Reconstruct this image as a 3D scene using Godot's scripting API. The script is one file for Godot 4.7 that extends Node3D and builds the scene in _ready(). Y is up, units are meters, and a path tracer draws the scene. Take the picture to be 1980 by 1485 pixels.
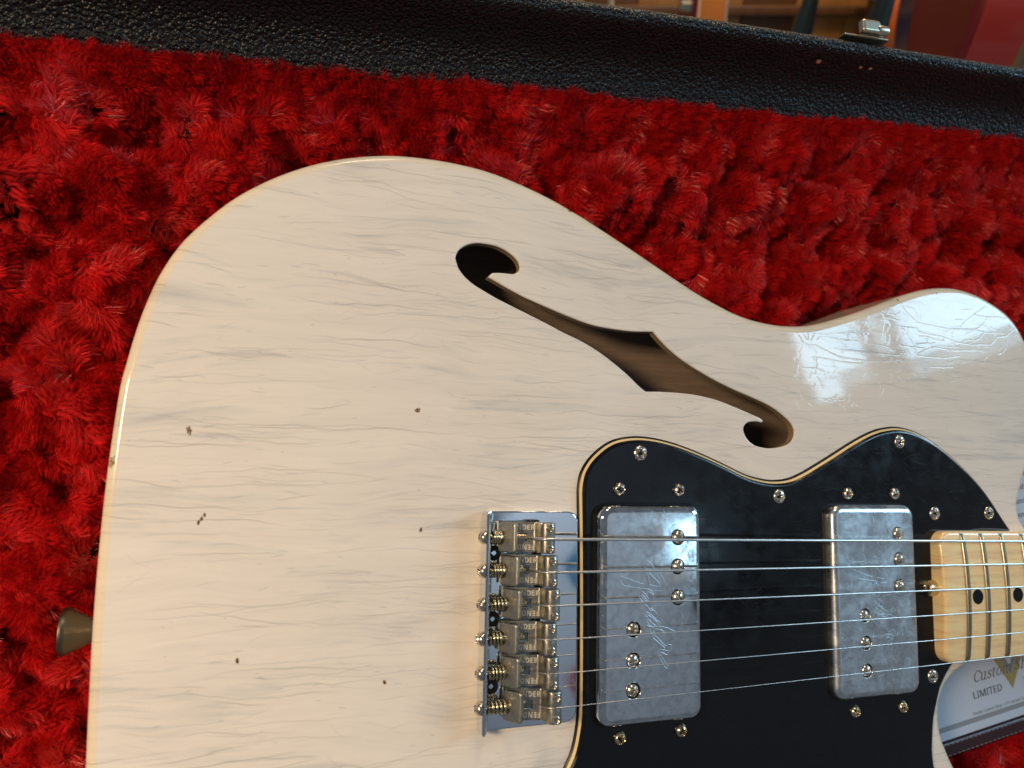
extends Node3D
# A cream thinline electric guitar lying in a red plush case, seen close from above.
# Everything on the guitar and the case is built in millimetres in the guitar's own frame:
# x along the strings towards the neck, y up out of the body top, z towards the thin strings.

const MM := 0.001
var rng := RandomNumberGenerator.new()
var frame := Transform3D()          # guitar frame -> world
var cam_at := Vector3(0, 1.3, 0)
var M := {}                         # materials


# ---------------------------------------------------------------- mesh helper
class MB:
	var P := PackedVector3Array()
	var N := PackedVector3Array()
	var T := PackedVector2Array()
	var I := PackedInt32Array()
	var uv_origin := Vector2.ZERO
	var uv_size := Vector2(100, 100)

	func vert(p: Vector3, n: Vector3, uv = null) -> int:
		P.append(p * 0.001)
		N.append(n)
		T.append(Vector2((p.x - uv_origin.x) / uv_size.x, (p.z - uv_origin.y) / uv_size.y) if uv == null else uv)
		return P.size() - 1

	func tri(a: int, b: int, c: int) -> void:
		var g := (P[c] - P[a]).cross(P[b] - P[a])
		if g.dot(N[a] + N[b] + N[c]) < 0.0:
			var k := b
			b = c
			c = k
		I.append(a)
		I.append(b)
		I.append(c)

	# a sheet of rows of points with smooth normals; the normals look away from "center" (or towards it)
	func grid(rows: Array, closed := false, center := Vector3.ZERO, inward := false, uvs := false) -> void:
		var nr := rows.size()
		var nc: int = rows[0].size()
		var nn := []
		var total := 0.0
		for i in nr:
			var r := PackedVector3Array()
			for j in nc:
				var a: Vector3
				if closed:
					a = rows[i][(j + 1) % nc] - rows[i][(j + nc - 1) % nc]
				else:
					a = rows[i][mini(j + 1, nc - 1)] - rows[i][maxi(j - 1, 0)]
				var b: Vector3 = rows[mini(i + 1, nr - 1)][j] - rows[maxi(i - 1, 0)][j]
				var n := a.cross(b)
				if n.length() < 1e-9:
					var k := mini(i + 1, nr - 1) if i == 0 else maxi(i - 1, 0)
					if closed:
						a = rows[k][(j + 1) % nc] - rows[k][(j + nc - 1) % nc]
					n = a.cross(b)
				n = n.normalized()
				total += n.dot(rows[i][j] - center)
				r.append(n)
			nn.append(r)
		var s := 1.0 if (total > 0.0) != inward else -1.0
		var cols := nc + 1 if closed else nc
		var at := P.size()
		var vlen := 0.0
		for i in nr:
			if i > 0:
				vlen += (rows[i][nc / 2] - rows[i - 1][nc / 2]).length()
			var ulen := 0.0
			for j in cols:
				var jj := j % nc
				if j > 0:
					ulen += (rows[i][jj] - rows[i][j - 1]).length()
				vert(rows[i][jj], nn[i][jj] * s, Vector2(ulen / uv_size.x, vlen / uv_size.y) if uvs else null)
		for i in nr - 1:
			for j in cols - 1:
				var a := at + i * cols + j
				var b := a + 1
				var c := a + cols
				var d := c + 1
				if (P[b] - P[a]).cross(P[c] - P[a]).length_squared() > 0.0:
					tri(a, b, c)
				if (P[d] - P[b]).cross(P[c] - P[b]).length_squared() > 0.0:
					tri(b, d, c)

	# a flat polygon in the plane y = h (points are x, z)
	func flat(outline: PackedVector2Array, h: float, up := 1.0) -> void:
		var poly := PackedVector2Array()
		for q in outline:
			if poly.is_empty() or poly[-1].distance_to(q) > 0.004:
				poly.append(q)
		if poly[0].distance_to(poly[-1]) < 0.004:
			poly.remove_at(poly.size() - 1)
		var idx := Geometry2D.triangulate_polygon(poly)
		if idx.is_empty():
			print("a polygon of %d points did not triangulate" % poly.size())
		var at := P.size()
		for q in poly:
			vert(Vector3(q.x, h, q.y), Vector3(0, up, 0))
		for k in range(0, idx.size(), 3):
			tri(at + idx[k], at + idx[k + 1], at + idx[k + 2])

	func face(pts: Array, n: Vector3) -> void:
		var at := P.size()
		for q in pts:
			vert(q, n)
		for k in range(1, pts.size() - 1):
			tri(at, at + k, at + k + 1)

	# an outline (x, z) raised from y0 to y1 with rounded or chamfered rims
	func slab(poly: PackedVector2Array, y0: float, y1: float, r: float, steps := 3, bottom := true) -> void:
		var rows := []
		var c := Vector2.ZERO
		for q in poly:
			c += q / poly.size()
		if bottom:
			for k in steps + 1:
				var a := PI / 2 * k / steps
				rows.append(MB.lift(MB.inset(poly, r * (1.0 - sin(a))), y0 + r * (1.0 - cos(a))))
		else:
			rows.append(MB.lift(poly, y0))
		for k in steps + 1:
			var a := PI / 2 * k / steps
			rows.append(MB.lift(MB.inset(poly, r * (1.0 - cos(a))), y1 - r * (1.0 - sin(a))))
		grid(rows, true, Vector3(c.x, (y0 + y1) / 2, c.y))
		flat(MB.inset(poly, r), y1)
		if bottom:
			flat(MB.inset(poly, r), y0, -1.0)

	# a profile (radius, height) turned about the y axis
	func lathe(prof: PackedVector2Array, segs := 24, crease := 0.8) -> void:
		var from := 0
		for k in range(1, prof.size()):
			var split := k == prof.size() - 1
			if not split:
				split = absf((prof[k] - prof[k - 1]).angle_to(prof[k + 1] - prof[k])) > crease
			if split:
				var rows := []
				var nn := []
				for i in range(from, k + 1):
					var d := prof[mini(i + 1, k)] - prof[maxi(i - 1, from)]
					var n2 := Vector2(d.y, -d.x).normalized()
					var row := PackedVector3Array()
					var nrow := PackedVector3Array()
					for j in segs + 1:
						var a := TAU * j / segs
						row.append(Vector3(cos(a) * prof[i].x, prof[i].y, sin(a) * prof[i].x))
						nrow.append(Vector3(cos(a) * n2.x, n2.y, sin(a) * n2.x))
					rows.append(row)
					nn.append(nrow)
				var at := P.size()
				for i in rows.size():
					for j in segs + 1:
						vert(rows[i][j], nn[i][j], Vector2(float(j) / segs, rows[i][j].y / 10.0))
				for i in rows.size() - 1:
					for j in segs:
						var a := at + i * (segs + 1) + j
						if rows[i][0].x > 1e-6:
							tri(a, a + 1, a + segs + 1)
						if rows[i + 1][0].x > 1e-6:
							tri(a + 1, a + segs + 2, a + segs + 1)
				from = k

	func tube(path: PackedVector3Array, radii: Array, sides := 8) -> void:
		var rows := []
		var up := Vector3(0, 1, 0)
		for i in path.size():
			var d := (path[mini(i + 1, path.size() - 1)] - path[maxi(i - 1, 0)]).normalized()
			if absf(d.dot(up)) > 0.95:
				up = Vector3(0.3, 0.1, 0.95).normalized()
			var x := d.cross(up).normalized()
			var y := x.cross(d).normalized()
			up = y
			var r: float = radii[mini(i, radii.size() - 1)]
			var row := PackedVector3Array()
			for j in sides:
				var a := TAU * j / sides
				row.append(path[i] + (x * cos(a) + y * sin(a)) * r)
			rows.append(row)
		var at := P.size()
		for i in rows.size():
			for j in sides + 1:
				var q: Vector3 = rows[i][j % sides]
				vert(q, (q - path[i]).normalized(), Vector2(float(j) / sides, i * 0.1))
		for i in rows.size() - 1:
			for j in sides:
				var a := at + i * (sides + 1) + j
				tri(a, a + 1, a + sides + 1)
				tri(a + 1, a + sides + 2, a + sides + 1)
		for e in [0, rows.size() - 1]:
			var d: Vector3 = (path[0] - path[1]).normalized() if e == 0 else (path[-1] - path[-2]).normalized()
			face(Array(rows[e]), d)

	# a box with small chamfers
	func box(lo: Vector3, hi: Vector3, c := 0.3) -> void:
		slab(PackedVector2Array([Vector2(lo.x, lo.z), Vector2(hi.x, lo.z), Vector2(hi.x, hi.z), Vector2(lo.x, hi.z)]), lo.y, hi.y, c, 1)

	func moved(t: Transform3D, from := 0) -> void:
		for k in range(from, P.size()):
			P[k] = t * P[k]
			N[k] = (t.basis * N[k]).normalized()

	func mesh() -> ArrayMesh:
		var a := []
		a.resize(Mesh.ARRAY_MAX)
		a[Mesh.ARRAY_VERTEX] = P
		a[Mesh.ARRAY_NORMAL] = N
		a[Mesh.ARRAY_TEX_UV] = T
		a[Mesh.ARRAY_INDEX] = I
		var m := ArrayMesh.new()
		m.add_surface_from_arrays(Mesh.PRIMITIVE_TRIANGLES, a)
		return m

	static func lift(poly: PackedVector2Array, h: float) -> PackedVector3Array:
		var o := PackedVector3Array()
		for q in poly:
			o.append(Vector3(q.x, h, q.y))
		return o

	static func inset(poly: PackedVector2Array, r: float) -> PackedVector2Array:
		if r == 0.0:
			return poly
		var area := 0.0
		var n := poly.size()
		for i in n:
			area += poly[i].cross(poly[(i + 1) % n])
		var s := 1.0 if area > 0.0 else -1.0
		var o := PackedVector2Array()
		for i in n:
			var a := (poly[i] - poly[(i + n - 1) % n]).normalized()
			var b := (poly[(i + 1) % n] - poly[i]).normalized()
			var na := Vector2(-a.y, a.x) * s
			var nb := Vector2(-b.y, b.x) * s
			var m := na + nb
			if m.length() < 0.2:
				o.append(poly[i] + na * r)
			else:
				m = m.normalized()
				o.append(poly[i] + m * r / maxf(m.dot(na), 0.5))
		# tight bends fold over: draw each small loop together into the point where it crosses
		for i in n:
			for k in range(mini(9, n / 8), 1, -1):
				var x = Geometry2D.segment_intersects_segment(o[i], o[(i + 1) % n], o[(i + k) % n], o[(i + k + 1) % n])
				if x != null:
					for q in range(1, k + 1):
						o[(i + q) % n] = x
					break
		return o


# ---------------------------------------------------------------- scene helpers
func pts(text: String) -> PackedVector2Array:
	var o := PackedVector2Array()
	for w in text.split(" ", false):
		var c := w.split(",")
		o.append(Vector2(c[0].to_float(), c[1].to_float()))
	return o


func smooth(ctrl: PackedVector2Array, closed: bool, step := 2.5) -> PackedVector2Array:
	var o := PackedVector2Array()
	var n := ctrl.size()
	var last := n if closed else n - 1
	for i in last:
		var p0 := ctrl[(i + n - 1) % n] if closed or i > 0 else ctrl[i]
		var p1 := ctrl[i]
		var p2 := ctrl[(i + 1) % n]
		var p3 := ctrl[(i + 2) % n] if closed or i + 2 < n else ctrl[i + 1]
		var k := maxi(1, int(round((p2 - p1).length() / step)))
		for j in k:
			o.append(p1.cubic_interpolate(p2, p0, p3, float(j) / k))
	if not closed:
		o.append(ctrl[n - 1])
	return o


func rounded_rect(x0: float, z0: float, x1: float, z1: float, r: float, steps := 6) -> PackedVector2Array:
	var o := PackedVector2Array()
	var cs := [Vector2(x1 - r, z0 + r), Vector2(x1 - r, z1 - r), Vector2(x0 + r, z1 - r), Vector2(x0 + r, z0 + r)]
	for k in 4:
		for j in steps + 1:
			var a := -PI / 2 + PI / 2 * (k + float(j) / steps)
			o.append(cs[k] + Vector2(cos(a), sin(a)) * r)
	return o


func part(called: String, what, mat: Material, parent: Node3D) -> MeshInstance3D:
	var o := MeshInstance3D.new()
	o.name = called
	o.mesh = what.mesh() if what is MB else what
	o.material_override = mat
	parent.add_child(o, true)
	return o


func thing(called: String, label: String, category: String, at: Transform3D, group := "") -> Node3D:
	var o := Node3D.new()
	o.name = called
	o.transform = at
	o.set_meta("label", label)
	o.set_meta("category", category)
	if group:
		o.set_meta("group", group)
	add_child(o, true)
	return o


func mat(albedo: Color, rough: float, metal := 0.0, spec := 0.5) -> StandardMaterial3D:
	var m := StandardMaterial3D.new()
	m.albedo_color = albedo.linear_to_srgb()
	m.roughness = rough
	m.metallic = metal
	m.metallic_specular = spec
	return m


func noise_tex(size: int, freq: float, kind: int, seed_: int, oct := 4, ramp: Gradient = null) -> NoiseTexture2D:
	var n := FastNoiseLite.new()
	n.noise_type = kind
	n.seed = seed_
	n.frequency = freq
	n.fractal_octaves = oct
	var t := NoiseTexture2D.new()
	t.width = size
	t.height = size
	t.seamless = true
	t.noise = n
	t.color_ramp = ramp
	return t


func world_at(right: float, up: float, forward: float) -> Vector3:
	return cam_at + Vector3(right, up, -forward)


# ================================================================ the scene
func _ready() -> void:
	rng.seed = 77
	# guitar axes in the world: the case leans back, the camera looks down at 35 degrees
	var bx := Vector3(0.940288, -0.240408, -0.240962)
	var by := Vector3(0.339762, 0.620247, 0.707005)
	var bz := Vector3(-0.020513, -0.746658, 0.664892)
	var b := Basis(bx, by, bz).orthonormalized()
	frame = Transform3D(b, cam_at - b * Vector3(-0.104483, 0.251399, -0.050363))

	# ---- camera
	var cam := Camera3D.new()
	cam.name = "camera"
	cam.position = cam_at
	cam.rotation_degrees = Vector3(-35, 0, 0)
	cam.fov = 54.4527
	cam.near = 0.02
	cam.far = 60.0
	var lens := CameraAttributesPhysical.new()
	lens.frustum_focal_length = 23.32
	lens.frustum_focus_distance = 0.28
	lens.exposure_aperture = 11.0
	cam.attributes = lens
	add_child(cam)
	cam.current = true

	# ---- surroundings: an unlit shop interior round the camera
	var we := WorldEnvironment.new()
	we.name = "environment"
	var env := Environment.new()
	env.background_mode = Environment.BG_COLOR
	env.background_color = Color(0.115, 0.128, 0.145).linear_to_srgb()
	env.background_energy_multiplier = 1.0
	env.tonemap_mode = Environment.TONE_MAPPER_LINEAR
	env.tonemap_exposure = 1.0
	env.sdfgi_enabled = true
	env.ssao_enabled = true
	env.ssil_enabled = true
	we.environment = env
	add_child(we)

	# ---- lights: the shop window on the right, a second window farther back, lamps overhead, two added lamps
	build_materials()
	window("shop_window", "wide bright shop window to the right of the guitar, with added dim panes softening its reflection", 2.2, -27.0, [[-0.55, 0.39, 0.43, 0.95, 11.0], [0.51, 0.72, 0.465, 0.95, 11.0], [0.61, 0.70, 0.39, 0.460, 9.5], [0.43, 0.47, 0.47, 0.95, 4.0], [0.08, 0.39, 0.37, 0.425, 2.2], [0.51, 0.605, 0.41, 0.460, 2.0]], Color(0.70, 0.89, 1.0))  # the dim panes are added to soften the reflected window edge
	window("shop_window", "narrow bright shop window farther back to the right", 2.2, -27.0, [[1.25, 1.44, -0.03, 0.13, 3.0]], Color(0.70, 0.89, 1.0))
	round_lamp(world_at(-0.38, 0.38, -0.28), 0.10, 0.66, Color(1.0, 0.88, 0.71), "warm round ceiling lamp above the left of the guitar")
	round_lamp(world_at(0.30, 1.45, 0.50), 0.22, 0.42, Color(1.0, 0.92, 0.80), "pale round ceiling lamp above the guitar")
	round_lamp(world_at(0.55, 0.95, 1.25), 0.16, 1.35, Color(1.0, 0.86, 0.68), "added unseen round lamp that brightens the plank wall and its guitars")  # added fill light for the dark background

	round_lamp(world_at(1.15, 2.3, -1.7), 0.16, 2.6, Color(0.95, 0.97, 1.0), "added unseen cool round lamp that brightens the pale side wall", 1.15)  # added out of view so the chrome mirrors a brighter wall

	# ---- structure and things
	build_case()
	build_guitar()
	build_certificate()
	build_background()


func window(called: String, label: String, right: float, lean: float, panes: Array, tint: Color) -> void:
	# a window in the right-hand wall; panes are [back from, back to, up from, up to, brightness]
	var o := thing(called, label, "window", Transform3D(Basis(Vector3(1, 0, 0), deg_to_rad(lean)), cam_at), "windows of the shop front")
	var lo := Vector2(1e9, 1e9)
	var hi := Vector2(-1e9, -1e9)
	for p in panes:
		var c := Vector3(right, (p[2] + p[3]) / 2, (p[0] + p[1]) / 2)
		var size := Vector2(p[1] - p[0], p[3] - p[2])
		lo = Vector2(minf(lo.x, p[0]), minf(lo.y, p[2]))
		hi = Vector2(maxf(hi.x, p[1]), maxf(hi.y, p[3]))
		var q := QuadMesh.new()
		q.size = size
		var glow := StandardMaterial3D.new()
		glow.albedo_color = Color(0.5, 0.5, 0.5)
		glow.emission_enabled = true
		glow.emission = tint
		glow.emission_energy_multiplier = 1.0
		var pane := part("pane", q, glow, o)
		pane.position = c
		pane.rotation = Vector3(0, -PI / 2, 0)
		var l := AreaLight3D.new()
		l.name = "daylight"
		l.area_size = size
		l.area_normalize_energy = true
		l.light_energy = p[4] * size.x * size.y / PI
		l.light_color = tint
		l.area_range = 8.0
		l.shadow_enabled = true
		o.add_child(l, true)
		l.position = c - Vector3(0.01, 0, 0)
		l.rotation = Vector3(0, PI / 2, 0)
	var f := MB.new()
	var w := 60.0
	var x := right * 1000.0
	f.box(Vector3(x - 6, lo.y * 1000 - w, lo.x * 1000 - w), Vector3(x + 60, lo.y * 1000 - 2, hi.x * 1000 + w), 4)
	f.box(Vector3(x - 6, hi.y * 1000 + 2, lo.x * 1000 - w), Vector3(x + 60, hi.y * 1000 + w, hi.x * 1000 + w), 4)
	f.box(Vector3(x - 6, lo.y * 1000, lo.x * 1000 - w), Vector3(x + 60, hi.y * 1000, lo.x * 1000 - 2), 4)
	f.box(Vector3(x - 6, lo.y * 1000, hi.x * 1000 + 2), Vector3(x + 60, hi.y * 1000, hi.x * 1000 + w), 4)
	part("frame", f, M.white_paint, o)


func round_lamp(at: Vector3, r: float, energy: float, tint: Color, label: String, turn := 0.0) -> void:
	var o := thing("round_lamp", label, "lamp", Transform3D(Basis(Vector3(0, 0, 1), turn), at), "round ceiling lamps of the shop")
	var f := MB.new()
	var R := r * 1000
	f.lathe(PackedVector2Array([Vector2(R, -6), Vector2(R + 12, -4), Vector2(R + 14, 4), Vector2(R + 10, 30), Vector2(0, 34)]), 40)
	part("housing", f, M.white_paint, o)
	var g := MB.new()
	g.lathe(PackedVector2Array([Vector2(0, 0), Vector2(R, 0)]), 40)
	var glow := StandardMaterial3D.new()
	glow.emission_enabled = true
	glow.emission = tint
	glow.emission_energy_multiplier = 1.0
	part("diffuser", g, glow, o)
	var l := AreaLight3D.new()
	l.name = "lamp_light"
	l.area_size = Vector2(r * 1.7, r * 1.7)
	l.area_normalize_energy = true
	l.light_energy = energy
	l.light_color = tint
	l.area_range = 8.0
	l.shadow_enabled = true
	o.add_child(l, true)
	l.position = Vector3(0, -0.01, 0)
	l.rotation = Vector3(-PI / 2, 0, 0)


# ================================================================ materials
func build_materials() -> void:
	M.white_paint = mat(Color(0.7, 0.7, 0.68), 0.5)
	M.black_plastic = mat(Color(0.003, 0.004, 0.006), 0.16, 0.0, 0.46)
	M.black_plastic.roughness_texture = scratch_texture(512, 3)
	M.black_plastic.roughness = 0.5
	M.black_dull = mat(Color(0.004, 0.004, 0.005), 0.35, 0.0, 0.35)
	M.cream_plastic = mat(Color(0.80, 0.60, 0.30), 0.35)
	M.chrome = mat(Color(0.76, 0.80, 0.84), 0.09, 1.0)
	M.chrome.roughness_texture = wear_texture(0.05, 0.24, 11)
	M.chrome.roughness = 1.0
	M.plate_chrome = mat(Color(0.74, 0.79, 0.84), 1.0, 1.0)
	M.plate_chrome.roughness_texture = wear_texture(0.05, 0.14, 17)
	M.worn_chrome = mat(Color(0.76, 0.80, 0.85), 1.0, 1.0)
	M.chrome.albedo_texture = tarnish_texture(15)
	M.worn_chrome.albedo_texture = M.chrome.albedo_texture
	M.worn_chrome.roughness_texture = wear_texture(0.26, 0.46, 12)
	M.saddle_steel = mat(Color(0.43, 0.415, 0.375), 0.34, 1.0)
	M.saddle_steel.albedo_texture = tarnish_texture(14)
	M.saddle_steel.roughness_texture = wear_texture(0.36, 0.50, 13)
	M.saddle_steel.roughness = 1.0
	M.screw = mat(Color(0.66, 0.60, 0.52), 0.22, 1.0)
	M.brass_screw = mat(Color(0.62, 0.52, 0.34), 0.22, 1.0)
	M.dark_metal = mat(Color(0.05, 0.045, 0.04), 0.5, 0.6)
	M.string_steel = mat(Color(0.80, 0.77, 0.74), 0.28, 1.0)
	M.fret = mat(Color(0.42, 0.38, 0.28), 0.3, 1.0)
	M.engraving = mat(Color(0.58, 0.64, 0.70), 0.45, 0.9)
	M.letter_steel = mat(Color(0.92, 0.87, 0.74), 0.5, 0.8)  # brighter than the saddle: the glint of stamped edges put into the colour
	M.strap_metal = mat(Color(0.17, 0.15, 0.11), 0.42, 1.0)
	M.raw_wood = mat(Color(0.34, 0.26, 0.17), 0.8)
	M.raw_wood.albedo_texture = wood_texture(21)
	M.inner_wood = mat(Color(0.32, 0.265, 0.23), 0.8)
	M.inner_wood.albedo_texture = wood_texture(22)
	M.maple = mat(Color(1.0, 0.80, 0.46), 0.28)
	M.maple.albedo_texture = wood_texture(23, 0.95)
	M.maple.clearcoat_enabled = true
	M.maple.clearcoat = 0.6
	M.maple.clearcoat_roughness = 0.12
	var pair := finish_textures()
	M.finish = mat(Color(1, 1, 1), 0.05)
	M.finish.albedo_texture = pair[0]
	M.finish.heightmap_enabled = true
	M.finish.heightmap_texture = pair[1]
	M.finish.heightmap_scale = 0.0055
	M.finish_edge = mat(Color(1.0, 0.95, 0.84), 0.11)  # yellowed rim; the warm reflection on its rounding is tinted in too
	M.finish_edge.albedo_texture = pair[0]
	M.vinyl = mat(Color(0.005, 0.005, 0.006), 0.36, 0.0, 0.45)
	var n := FastNoiseLite.new()
	n.noise_type = FastNoiseLite.TYPE_CELLULAR
	n.cellular_return_type = FastNoiseLite.RETURN_DISTANCE
	n.cellular_jitter = 1.0
	n.frequency = 0.045
	n.seed = 5
	n.fractal_octaves = 2
	var g := Gradient.new()
	g.set_color(0, Color(1, 1, 1))
	g.set_color(1, Color(0, 0, 0))
	var t := NoiseTexture2D.new()
	t.width = 512
	t.height = 512
	t.seamless = true
	t.noise = n
	t.color_ramp = g
	M.vinyl.heightmap_enabled = true
	M.vinyl.heightmap_texture = t
	M.vinyl.heightmap_scale = 0.11
	M.plush = mat(Color(0.80, 0.016, 0.018), 0.36, 0.0, 0.55)
	M.plush.vertex_color_use_as_albedo = true
	M.plush.rim_enabled = true
	M.plush.rim = 0.5
	M.plush.rim_tint = 1.0
	M.plush_base = mat(Color(0.03, 0.001, 0.001), 0.9, 0.0, 0.2)
	M.paper = mat(Color(0.56, 0.62, 0.74), 0.55)
	M.paper_grey = mat(Color(0.28, 0.29, 0.33), 0.6)
	M.ink = mat(Color(0.03, 0.03, 0.035), 0.7)
	M.pale_ink = mat(Color(0.16, 0.16, 0.18), 0.7)
	M.gold_print = mat(Color(0.34, 0.27, 0.10), 0.5)
	M.grey_print = mat(Color(0.22, 0.24, 0.27), 0.5)
	M.red_print = mat(Color(0.35, 0.03, 0.04), 0.6)
	M.leather = mat(Color(0.035, 0.008, 0.012), 0.35)
	M.thread = mat(Color(0.30, 0.24, 0.25), 0.8)
	M.copper = mat(Color(0.70, 0.36, 0.20), 0.4, 1.0)
	M.nickel = mat(Color(0.62, 0.55, 0.42), 0.36, 1.0)


func scratch_texture(size: int, seed_: int) -> ImageTexture:
	# roughness of scuffed gloss: mostly smooth, hazed in patches, fine hairlines
	var r := RandomNumberGenerator.new()
	r.seed = seed_
	var n := FastNoiseLite.new()
	n.seed = seed_
	n.frequency = 0.012
	n.fractal_octaves = 4
	var im := n.get_seamless_image(size, size)
	im.convert(Image.FORMAT_RGB8)
	var data := im.get_data()
	for k in size * size:
		var v := int(32 + 0.40 * data[k * 3])
		data[k * 3] = v
		data[k * 3 + 1] = v
		data[k * 3 + 2] = v
	for s in 420:
		var x := r.randf() * size
		var y := r.randf() * size
		var a := r.randf_range(-0.5, 0.9)
		var len_ := r.randf_range(8, 60)
		var v := r.randi_range(110, 190)
		for k in int(len_):
			var px := posmod(int(x + cos(a) * k), size)
			var py := posmod(int(y + sin(a) * k), size)
			var q := (py * size + px) * 3
			data[q] = v
			data[q + 1] = v
			data[q + 2] = v
	return ImageTexture.create_from_image(Image.create_from_data(size, size, false, Image.FORMAT_RGB8, data))


func tarnish_texture(seed_: int) -> ImageTexture:
	# dull patches and specks in plated metal
	var size := 512
	var g := Gradient.new()
	var a := FastNoiseLite.new()
	a.seed = seed_
	a.frequency = 0.035
	a.fractal_octaves = 6
	a.fractal_gain = 0.62
	var im := a.get_seamless_image(size, size)
	im.convert(Image.FORMAT_L8)
	var d := im.get_data()
	var out := PackedByteArray()
	out.resize(size * size * 3)
	for k in size * size:
		var v := clampf(0.86 + 0.22 * (d[k] / 255.0), 0.0, 1.0)
		out[k * 3] = int(v * 255)
		out[k * 3 + 1] = int(v * 254)
		out[k * 3 + 2] = int(v * 252)
	return ImageTexture.create_from_image(Image.create_from_data(size, size, false, Image.FORMAT_RGB8, out))


func wear_texture(lo: float, hi: float, seed_: int) -> ImageTexture:
	var size := 512
	var r := RandomNumberGenerator.new()
	r.seed = seed_
	var a := FastNoiseLite.new()
	a.seed = seed_
	a.frequency = 0.010
	a.fractal_octaves = 3
	var c := FastNoiseLite.new()
	c.seed = seed_ + 1
	c.frequency = 0.07
	c.fractal_octaves = 4
	var ia := a.get_seamless_image(size, size)
	var ic := c.get_seamless_image(size, size)
	ia.convert(Image.FORMAT_L8)
	ic.convert(Image.FORMAT_L8)
	var da := ia.get_data()
	var dc := ic.get_data()
	var out := PackedByteArray()
	out.resize(size * size * 3)
	for k in size * size:
		var u := da[k] / 255.0
		var w := dc[k] / 255.0
		var v := clampf((u - 0.35) * 1.3 + (w - 0.5) * 0.9 * clampf(u * 1.6 - 0.3, 0.15, 1.0), 0.0, 1.0)
		var q := int(255.0 * lerpf(lo, hi, v))
		out[k * 3] = q
		out[k * 3 + 1] = q
		out[k * 3 + 2] = q
	for s in 160:
		var x := r.randf() * size
		var y := r.randf() * size
		var ang := r.randf() * TAU
		var len_ := r.randf_range(4, 26)
		var v := int(255.0 * minf(hi + 0.12, 0.8))
		for k in int(len_):
			var px := posmod(int(x + cos(ang + k * 0.02) * k), size)
			var py := posmod(int(y + sin(ang + k * 0.02) * k), size)
			var q := (py * size + px) * 3
			out[q] = v
			out[q + 1] = v
			out[q + 2] = v
	return ImageTexture.create_from_image(Image.create_from_data(size, size, false, Image.FORMAT_RGB8, out))


func wood_texture(seed_: int, base := 0.86) -> ImageTexture:
	# grain along u
	var w := 512
	var h := 512
	var n := FastNoiseLite.new()
	n.seed = seed_
	n.frequency = 0.04
	n.fractal_octaves = 5
	var im := n.get_seamless_image(48, h)
	im.resize(w, h, Image.INTERPOLATE_CUBIC)
	im.convert(Image.FORMAT_L8)
	var m := FastNoiseLite.new()
	m.seed = seed_ + 9
	m.frequency = 0.25
	var fine := m.get_seamless_image(64, h)
	fine.resize(w, h, Image.INTERPOLATE_BILINEAR)
	fine.convert(Image.FORMAT_L8)
	var d := im.get_data()
	var e := fine.get_data()
	var out := PackedByteArray()
	out.resize(w * h * 3)
	for k in w * h:
		var v := base + 0.16 * (d[k] / 255.0 - 0.5) + 0.10 * (e[k] / 255.0 - 0.5)
		out[k * 3] = int(clampf(v * 255 + 14, 0, 255))
		out[k * 3 + 1] = int(clampf(v * 255, 0, 255))
		out[k * 3 + 2] = int(clampf(v * 255 - 12, 0, 255))
	return ImageTexture.create_from_image(Image.create_from_data(w, h, false, Image.FORMAT_RGB8, out))


const FIN_LO := Vector2(-150, -168)
const FIN_SIZE := Vector2(412, 344)
const FIN_W := 1854
const FIN_H := 1548


var _col := PackedByteArray()
var _rel := PackedByteArray()


func dab(px: float, py: float, alpha: float, tint: Color) -> void:
	var x0 := int(floor(px))
	var y0 := int(floor(py))
	if x0 < 0 or y0 < 0 or x0 + 1 >= FIN_W or y0 + 1 >= FIN_H:
		return
	for dy in 2:
		for dx in 2:
			var xx := x0 + dx
			var yy := y0 + dy
			var wgt := (1.0 - absf(px - xx)) * (1.0 - absf(py - yy)) * alpha
			var k := (yy * FIN_W + xx) * 3
			_col[k] = int(lerpf(_col[k], tint.r8, wgt))
			_col[k + 1] = int(lerpf(_col[k + 1], tint.g8, wgt))
			_col[k + 2] = int(lerpf(_col[k + 2], tint.b8, wgt))


func cut(px: float, py: float, depth: float) -> void:
	var x0 := int(floor(px))
	var y0 := int(floor(py))
	if x0 < 1 or y0 < 1 or x0 + 2 >= FIN_W or y0 + 2 >= FIN_H:
		return
	for dy in range(-1, 3):
		for dx in range(-1, 3):
			var d := Vector2(px - x0 - dx, py - y0 - dy).length()
			var wgt := clampf(1.15 - d, 0.0, 1.0) * depth
			var k := (y0 + dy) * FIN_W + x0 + dx
			_rel[k] = mini(_rel[k], int(160 - wgt))


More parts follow.
